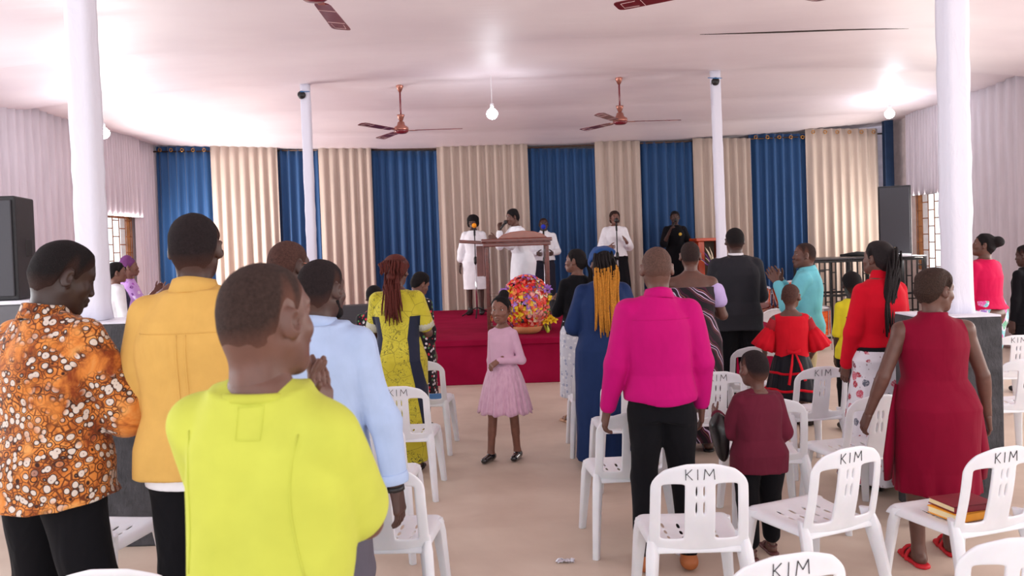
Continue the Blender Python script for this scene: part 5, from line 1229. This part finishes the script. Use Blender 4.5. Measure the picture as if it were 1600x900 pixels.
# ---- 13 suit man
P, e = person('man in a dark charcoal suit jacket with white collar, back to camera', (1148, 357), 7.75, yaw=-4, sk=sk_d, w=1.12, hair=('short', .008, hk), L=((-.2, .15, -1), (.3, .8, .0)), Rr=((.2, .1, -1), (-.3, .8, .0)))
suit = cloth('charcoal_suit', (42, 42, 48), .75, .3); garment(P, e, 'jacket', suit, hem=.79, off=.026, sleeve=.97, sr=(.074, .062, .048), wr=.003, seed=50, flare=.008, top=1.44)
s = P['s']; MB().lathe([(.066*s, 1.425*s), (.070*s, 1.44*s), (.066*s, 1.478*s), (.060*s, 1.475*s)], (0, -.012*s, 0), 24).build('shirt_collar', white_c, e, smooth=True)
MB().lathe([(.076*s, 1.418*s), (.082*s, 1.43*s), (.074*s, 1.458*s), (.07*s, 1.45*s)], (0, -.014*s, 0), 24).build('jacket_collar', suit, e, smooth=True)
trousers(P, e, 'trousers', black_c, r=(.105, .078, .066)); shoes(P, e, 'shoe', blackp)

# ---- 14 small boy in maroon
P, e = person('small boy in a maroon sweatshirt and black trousers holding a black jacket', (1181, 548), 4.32, yaw=10, sex='c', sk=sk_m, w=1.16, hs=1.32, head=(14, 6, 0), hair=('short', .004, hairmat('short_black_crop', (38, 30, 32), .85, 380)), vox=.95,
       L=((-.25, .35, -1), (-.0, .9, .35)), Rr=((.3, .0, -1), (-.1, .6, -.6)), feet=((-.10, -.02), (.12, .06)))
mr = cloth('maroon_fleece', (98, 32, 50), .95, .45); garment(P, e, 'sweatshirt', mr, hem=.76, off=.028, sleeve=.96, sr=(.072, .066, .050), wr=.0050, seed=60, top=1.43); trousers(P, e, 'trousers', black_c, r=(.098, .078, .064), wr=.007, seed=61, end=.12)
s = P['s']; zc = 1.425*P['zf']; MB().tube([Vector((.066*math.cos(t), -.012+.064*math.sin(t), zc))*s for t in np.linspace(0, 2*PI, 17)], .009*s, 8).build('neck_band', mr, e, smooth=True)
shoes(P, e, 'sandal', plain('brown_sandal', (96, 50, 50), .5), 'thong')
S, E, Wt = arm_pts(P, -1); F = Field(E-.28, E+.28, .011); F.ell(E+[-.05, .05, -.06], (.07, .09, .21), np.array(roty(R(-6))), 0); F.wrinkle(.014, (40, 40, 18), 5)
V, Q = F.mesh(); V = V*s; lk = plain('black_leather', (22, 20, 22), .3, bump=.4, bscale=40); o = link('black_jacket', mesh_vq('black_jacket', V, Q), lk); o.location = e.location; o.rotation_euler = e.rotation_euler; tag(o, 'bundled black leather jacket hanging over the left arm of the small boy in maroon', 'jacket')

# ---- 15 girl in red and black
P, e = person('girl with cropped hair in a red top and black skirt with red bands and sash', (1234, 444), 6.50, yaw=-10, sex='c', sk=sk_m, w=1.08, hs=1.12, head=(-26, 6, 0), hair=('short', .003, hsv), L=((-.42, .12, -1), (.1, .7, -.5)), Rr=((.42, .12, -1), (-.1, .7, -.5)), sw=.145)
red = cloth('bright_red_cloth', (202, 18, 38), .75, .35); garment(P, e, 'top', red, hem=.98, off=.012, sleeve=0, wr=.003, top=1.40)
s = P['s']
for k_ in (-1, 1):
    S, E, Wt = arm_pts(P, k_); d = nv(E-S); rings = []
    for t, r_ in ((.35, .060), (.6, .085), (.85, .105), (1.12, .125)):
        c = S+(E-S)*t; a = nv(np.cross(d, [0, 1, 0])); b = np.cross(d, a); rings.append([tuple((c+(a*math.cos(q_)+b*math.sin(q_))*r_*(1+.08*math.sin(9*q_)*t))*s) for q_ in np.linspace(0, 2*PI, 41)[:-1]])
    o = MB().loft(rings, cap=False).build('flared_sleeve', red, e, smooth=True); md = o.modifiers.new('s', 'SOLIDIFY'); md.thickness = .006
    MB().tube([Vector(S+[0, 0, .0])*s, Vector(S+(E-S)*.5)*s], [.056*s, .064*s], 16).build('sheer_shoulder', cloth('sheer_red_mesh', (168, 40, 50), .8), e, smooth=True)
tulle(P, e, cloth('black_satin', (24, 24, 32), .5, .3), 1.0, .52, .145, .27, 11, .05, 'skirt')
for z, r_ in ((.80, .238), (.63, .262)):
    N = 90; t = (1.0-z)/.48; rr = .145+.125*t**.62; MB().tube([Vector((rr*1.015*(1+.05*t**.8*(math.sin(11*a+math.sin(3*a))+.4*math.sin(18.7*a+1)))*math.cos(a), rr*1.015*.86*(1+.05*t**.8*(math.sin(11*a+math.sin(3*a))+.4*math.sin(18.7*a+1)))*math.sin(a), z+.012*t*math.sin(5.5*a)))*s for a in np.linspace(0, 2*PI, N+1)], .014*s, 6, flat=1).build('red_band', red, e, smooth=True)
MB().tube([Vector((-.01, -.155, 1.02))*s, Vector((-.03, -.20, .9))*s, Vector((-.07, -.245, .70))*s], [.014*s, .02*s, .024*s], 8, flat=.35).tube([Vector((.01, -.155, 1.02))*s, Vector((.05, -.205, .9))*s, Vector((.09, -.24, .74))*s], [.014*s, .02*s, .024*s], 8, flat=.35).tube([Vector((-.07, -.17, 1.03))*s, Vector((0, -.16, 1.015))*s, Vector((.07, -.17, 1.03))*s], [.03*s, .012*s, .03*s], 8, flat=.6).build('sash_bow', red, e, smooth=True)
shoes(P, e, 'sandal', plain('white_sandal', (220, 215, 210), .5), 'thong')

# ---- 16 man in turquoise
P, e = person('man in a turquoise shirt and khaki trousers clapping, facing left', (1258, 380), 7.35, yaw=62, sk=sk_m, w=1.0, head=(22, -2, 0), hair=('short', .004, hb), face=True, L=((-.15, .55, -.85), (.30, .45, 1)), Rr=((.15, .55, -.85), (-.34, .45, 1)), hand_d={'L': (.2, .5, .75), 'R': (-.2, .5, .75)}, palm={'L': (1, 0, .2), 'R': (-1, 0, .2)}, curl=.12, spread=1.25)
garment(P, e, 'shirt', cloth('turquoise_shirt_cloth', (112, 194, 208), .75, .45), hem=.84, off=.026, sleeve=.93, sr=(.074, .064, .046), wr=.005, collar=True, seed=70); trousers(P, e, 'trousers', cloth('khaki_cloth', (196, 180, 142)), r=(.10, .075, .065)); shoes(P, e, 'shoe', blackp)

# ---- 17 red turtleneck woman
P, e = person('woman in a red turtleneck and white floral skirt with long black braids', (1372, 379), 5.45, yaw=20, sex='f', sk=sk_m, w=1.16, head=(12, -6, 0), hair=('blobs', .014, hbk, [((.01, -.10, .02), (.045, .04, .06))]), L=((-.22, .1, -1), (.05, .35, -1)), Rr=((.3, .2, -1), (-.3, .9, .1)))
rd2 = cloth('red_knit', (198, 14, 38), .85, .3); garment(P, e, 'sweater', rd2, hem=.99, off=.016, sleeve=.97, sr=(.062, .060, .044), wr=.0035, seed=80, top=1.45); s = P['s']
MB().lathe([(.10*s, 1.395*s), (.084*s, 1.42*s), (.068*s, 1.45*s), (.060*s, 1.48*s), (.058*s, 1.512*s), (.05*s, 1.514*s)], (0, -.008*s, 0), 24).build('turtleneck', rd2, e, smooth=True)
skirt(P, e, 'waistband', cloth('black_waistband', (22, 22, 28)), [(.955, .176, .130), (1.03, .160, .125)]); fl = print_floral('white_floral_print', (222, 220, 230), [(170, 40, 60), (196, 90, 110), (100, 104, 120), (130, 70, 84)], 13, .52, .85)
skirt(P, e, 'skirt', fl, [(.07, .30, .27), (.4, .255, .225), (.75, .215, .175), (.97, .172, .128)], (10, .045, .95, .1), h=.010)
rs = random.Random(27); strands('braids', P, hbk, [(.02+rs.uniform(-.05, .045), -.115+rs.uniform(-.015, .02), .02+rs.uniform(-.05, .07)) for _ in range(50)], .50, .0075, 14, e, body_y=-.125, spread=.02, rows=8, dxs=-.075)
shoes(P, e, 'sandal', blackp, 'sandal')

# ---- 18 woman in sleeveless red dress
P, e = person('woman in a sleeveless crimson dress and red sandals, arms hanging at her sides', (1455, 421), 4.20, yaw=-4, sex='f', sk=sk_m, w=1.20, hs=1.06, head=(-72, 8, 0), hair=('blobs', .016, hairmat('dark_brown_twists', (54, 38, 32), .7, 130), [((0, -.05, .04), (.078, .072, .068))]), vox=.85, face=True,
       L=((-.42, -.05, -1), (-.30, .25, -1)), Rr=((.34, -.02, -1), (.16, .15, -1)), curl=.75, feet=((-.13, -.06), (.12, .10)), sw=.155)
cr = cloth('crimson_dress_cloth', (124, 2, 40), .8, .3); garment(P, e, 'dress', cr, hem=.42, off=.013, sleeve=0, wr=.003, seed=90, top=1.47, shoulders=True, cut=[((.150, 0, 0), (1, 0, .12)), ((-.150, 0, 0), (-1, 0, .12))] if 0 else None, sr=(.058, .03, .03), prof=[(.42, .215, .19), (.55, .205, .175), (.75, .222, .175, 0, -.015), (.92, .232, .178, 0, -.03), (1.02, .205, .145, 0, -.01)], pleat=(8, .05, .6, .42))
for k_ in (-1, 1): MB().tube([Vector((k_*.20, .02, 1.03))*P['s'], Vector((k_*.245, -.02, .85))*P['s'], Vector((k_*.27, -.02, .62))*P['s'], Vector((k_*.27, .0, .48))*P['s']], [.02, .035, .05, .035], 10, flat=.4).build('waist_tie', cr, e, smooth=True)
shoes(P, e, 'sandal', plain('red_foam_sandal', (206, 24, 40), .6), 'sandal')

# ---- 19 pink jacket woman
P, e = person('woman in a hot pink jacket with an afro puff, looking up, at right', (1536, 366), 7.95, yaw=28, sex='f', sk=sk_m, w=1.20, head=(36, -12, 0), face=True, hair=('blobs', .010, hk, [((0, -.115, .055), (.062, .058, .056))]), L=((-.2, .2, -1), (.3, .9, .2)), Rr=((.25, .1, -1), (-.5, .8, .2)))
garment(P, e, 'jacket', cloth('hot_pink_cloth', (198, 18, 76), .8, .4), hem=.96, off=.022, sleeve=.9, sr=(.070, .064, .052), wr=.004, seed=95, flare=.02); trousers(P, e, 'trousers', print_floral('bright_abstract_print', (220, 210, 232), [(120, 200, 210), (230, 90, 170), (150, 110, 200), (90, 170, 130)], 16, .8, 1.1), r=(.12, .09, .08), off=.022, waist=1.04); shoes(P, e, 'shoe', blackp)

# ---- 20 the two women by the left window
P, e = person('woman in a white cardigan and navy dotted dress by the left window', (180, 411), 9.2, yaw=-55, sex='f', sk=sk_w, w=1.08, head=(-8, 0, 0), face=True, vox=1.2, hair=('blobs', .014, hk, [((0, -.04, .04), (.085, .075, .07))]), L=((-.15, .2, -1), (.3, .7, .2)), Rr=((.15, .2, -1), (-.3, .7, .2)))
garment(P, e, 'dress', print_floral('navy_dotted_print', (40, 38, 70), [(200, 200, 220), (60, 60, 90)], 50, .3, .7), hem=.45, off=.012, sleeve=0, prof=[(.45, .20, .17), (.9, .20, .15)])
g = garment(P, e, 'cardigan', white_c, hem=.80, off=.028, sleeve=.9, sr=(.066, .058, .05), cut=[((0, .075, 0), (0, 1, 0))]); shoes(P, e, 'shoe', blackp)
P, e = person('woman in a purple dress and head wrap raising her fist by the left window', (200, 403), 9.8, yaw=-62, sex='f', sk=sk_w, w=1.0, head=(-8, -4, 0), face=True, vox=1.2, hair=('short', .008, hk), L=((-.15, .5, -.9), (.1, .8, .8)), Rr=((.15, .6, -.8), (.0, 1, .75)), curl=1.3)
garment(P, e, 'dress', print_floral('purple_print', (196, 150, 214), [(170, 80, 190), (236, 220, 240), (120, 60, 140)], 18, .5, .8), hem=.35, off=.014, sleeve=.62, prof=[(.35, .22, .19), (.9, .19, .14)])
Rm, hc = head_frame(P); F = Field((-.15, -.17, -.10), (.15, .15, .19), .008); F.ell((0, -.02, .045), (.088, .098, .078), None, 0); F.ell((0, -.03, .10), (.06, .06, .045), None, .02); F.wrinkle(.006, (50, 50, 60), 3); F.clip((0, .06, .05), (0, 1, -.9)); V, Q = F.mesh(); finish('head_wrap', to_head(V, Rm, hc, 1), Q, cloth('purple_head_wrap', (110, 60, 110)), P, e); shoes(P, e, 'shoe', blackp)

# ---- 21, 22 half hidden people in black, 23 child
P, e = person('person in black clothes glimpsed between the bowed man and the left column', (116, 440), 7.6, yaw=-30, sex='f', sk=sk_m, vox=1.3, head=(-20, 10, 0), hair=('short', .012, hk))
garment(P, e, 'dress', cloth('black_trouser_cloth', (26, 25, 30)), hem=.35, off=.016, sleeve=.9, prof=[(.35, .22, .19), (.9, .20, .15)]); shoes(P, e, 'shoe', blackp)
P, e = person('person in black clothes cut off by the right edge, behind the pink jacket', (1606, 404), 8.4, yaw=20, sex='m', sk=sk_d, vox=1.3, head=(20, 10, 0), hair=('short', .010, hk), w=1.1, H=1.55)
garment(P, e, 'shirt', black_c, hem=.80, off=.02, sleeve=.95); trousers(P, e, 'trousers', black_c); shoes(P, e, 'shoe', blackp)
P, e = person('child with black hair in a yellow top, peeking from behind the red turtleneck woman', (1331, 426), 7.0, yaw=-6, sex='c', sk=sk_d, hs=1.12, vox=1.2, hair=('short', .014, hk), w=1.0)
garment(P, e, 'top', cloth('yellow_child_top', (226, 214, 50)), hem=.80, off=.016, sleeve=.5); trousers(P, e, 'trousers', black_c); shoes(P, e, 'shoe', blackp)

# ---- on the stage
ST = 'singers on the stage'
def mic(P, hand, lab, foam=None):
    S, E, Wt = arm_pts(P, hand); s = P['s']; e = P['root']; Rm, hc = head_frame(P); m_ = hc+Rm@np.array([0, .125, -.055]); c = Wt+nv(m_-Wt)*.06
    o = MB().tube([Vector(c-nv(m_-Wt)*.08)*s, Vector(m_-nv(m_-c)*.03)*s], [.012, .018], 10).lathe([(.012, -.03), (.028, -.012), (.03, .01), (.018, .03), (.003, .036)], Vector(m_)*s, 12).build('microphone', foam or blackp, smooth=True)
    o.location = e.location; o.rotation_euler = e.rotation_euler; tag(o, lab, 'microphone')
P, e = person('singer in a knee-length white dress and ankle boots, left end of the stage', (739, 337), 13.6, yaw=172, base=SZ, sex='f', sk=sk_d, w=1.05, vox=1.1, face=True, hair=('blobs', .02, hk, [((0, -.01, .05), (.10, .10, .085)), ((-.07, 0, -.02), (.035, .05, .06)), ((.07, 0, -.02), (.035, .05, .06))], .0), group=ST, L=((-.2, .0, -1), (.0, .1, -1)), Rr=((.28, .0, -1), (.1, .2, -1)))
garment(P, e, 'dress', white_c, hem=.44, off=.014, sleeve=.75, sr=(.072, .074, .075), wr=.002, prof=[(.44, .175, .15), (.7, .195, .155), (.92, .20, .15), (1.04, .165, .125)], h=.011); shoes(P, e, 'ankle_boot', blackp, 'boot')
P, e = person('singer in white behind the glass lectern, bending left with a microphone', (803, 328), 12.0, yaw=118, base=SZ, sex='f', sk=sk_m, w=1.12, vox=1.1, face=True, hair=('blobs', .010, hk, [((0, -.03, .085), (.06, .07, .04))]), group=ST, head=(-2, 10, 0), lean=(0, .10), H=1.70,
       L=((-.1, .75, -.8), (.1, 1, .45)), Rr=((.1, .7, -.75), (-.15, .05, 1)), curl=1.2)
garment(P, e, 'dress', white_c, hem=.20, off=.016, sleeve=.9, sr=(.068, .06, .05), wr=.003, prof=[(.20, .20, .17), (.5, .20, .165), (.72, .21, .165), (.90, .222, .175, 0, -.02), (1.04, .18, .14)], h=.011); mic(P, 1, 'black microphone held by the singer in white behind the lectern'); shoes(P, e, 'shoe', blackp)
P, e = person('man in a white dress shirt and dark trousers singing behind the blue foam microphone', (849, 341), 13.8, yaw=180, base=SZ, sk=sk_d, vox=1.1, face=True, hair=('short', .006, hb), group=ST, L=((-.3, .0, -1), (.35, .8, -.1)), Rr=((.3, .0, -1), (-.35, .8, -.1)), w=1.02)
garment(P, e, 'shirt', white_c, hem=.93, off=.02, sleeve=.95, sr=(.07, .062, .05), collar=True, h=.011); trousers(P, e, 'trousers', cloth('dark_slate_trousers', (40, 40, 52)), r=(.10, .085, .08)); shoes(P, e, 'shoe', blackp)
P, e = person('singer in a white top and long black skirt between two curtains, right of centre', (960, 330), 13.4, yaw=184, base=SZ, sex='f', sk=sk_w, w=1.10, vox=1.1, face=True, hair=('blobs', .012, hairmat('brown_black_hair', (50, 32, 28)), [((0, -.03, .03), (.088, .08, .085)), ((-.06, -.03, -.03), (.03, .04, .06)), ((.06, -.03, -.03), (.03, .04, .06))]), group=ST, L=((-.3, .1, -1), (.35, .8, .35)), Rr=((.35, .1, -1), (-.3, .8, .0)))
garment(P, e, 'blouse', white_c, hem=.93, off=.018, sleeve=.72, sr=(.072, .074, .066), h=.011); skirt(P, e, 'skirt', black_c, [(.12, .26, .23), (.5, .235, .2), (.9, .205, .15), (1.0, .17, .13)], (9, .05, .9, .1), h=.012); shoes(P, e, 'shoe', blackp)
P, e = person('singer dressed all in black holding a microphone before the blue curtain', (1054, 330), 14.2, yaw=176, base=SZ, sex='f', sk=sk_d, w=1.05, vox=1.1, face=True, hair=('blobs', .008, hk, [((0, -.07, .03), (.06, .05, .05))]), group=ST, L=((-.4, .1, -1), (.3, .8, -.5)), Rr=((.3, .5, -.9), (-.45, .45, 1)), curl=1.2)
garment(P, e, 'dress', black_c, hem=.16, off=.018, sleeve=.5, sr=(.07, .072, .06), prof=[(.16, .22, .2), (.5, .21, .18), (.9, .205, .15), (1.04, .17, .13)], h=.011); mic(P, 1, 'black microphone held by the singer dressed all in black'); shoes(P, e, 'shoe', blackp)
s = P['s']; MB().lathe([(.001, 0), (.028, 0), (.026, .006), (.001, .008)], Vector((-.07, .150, 1.28))*s, 16, rotx(R(-90))).build('round_emblem', plain('gold_emblem', (212, 170, 50), .5), e)
for o in bpy.data.objects:
    if o.type == 'MESH' and o.parent is None and not o.get('kind') and not o.get('label'): print('UNLABELLED', o.name)
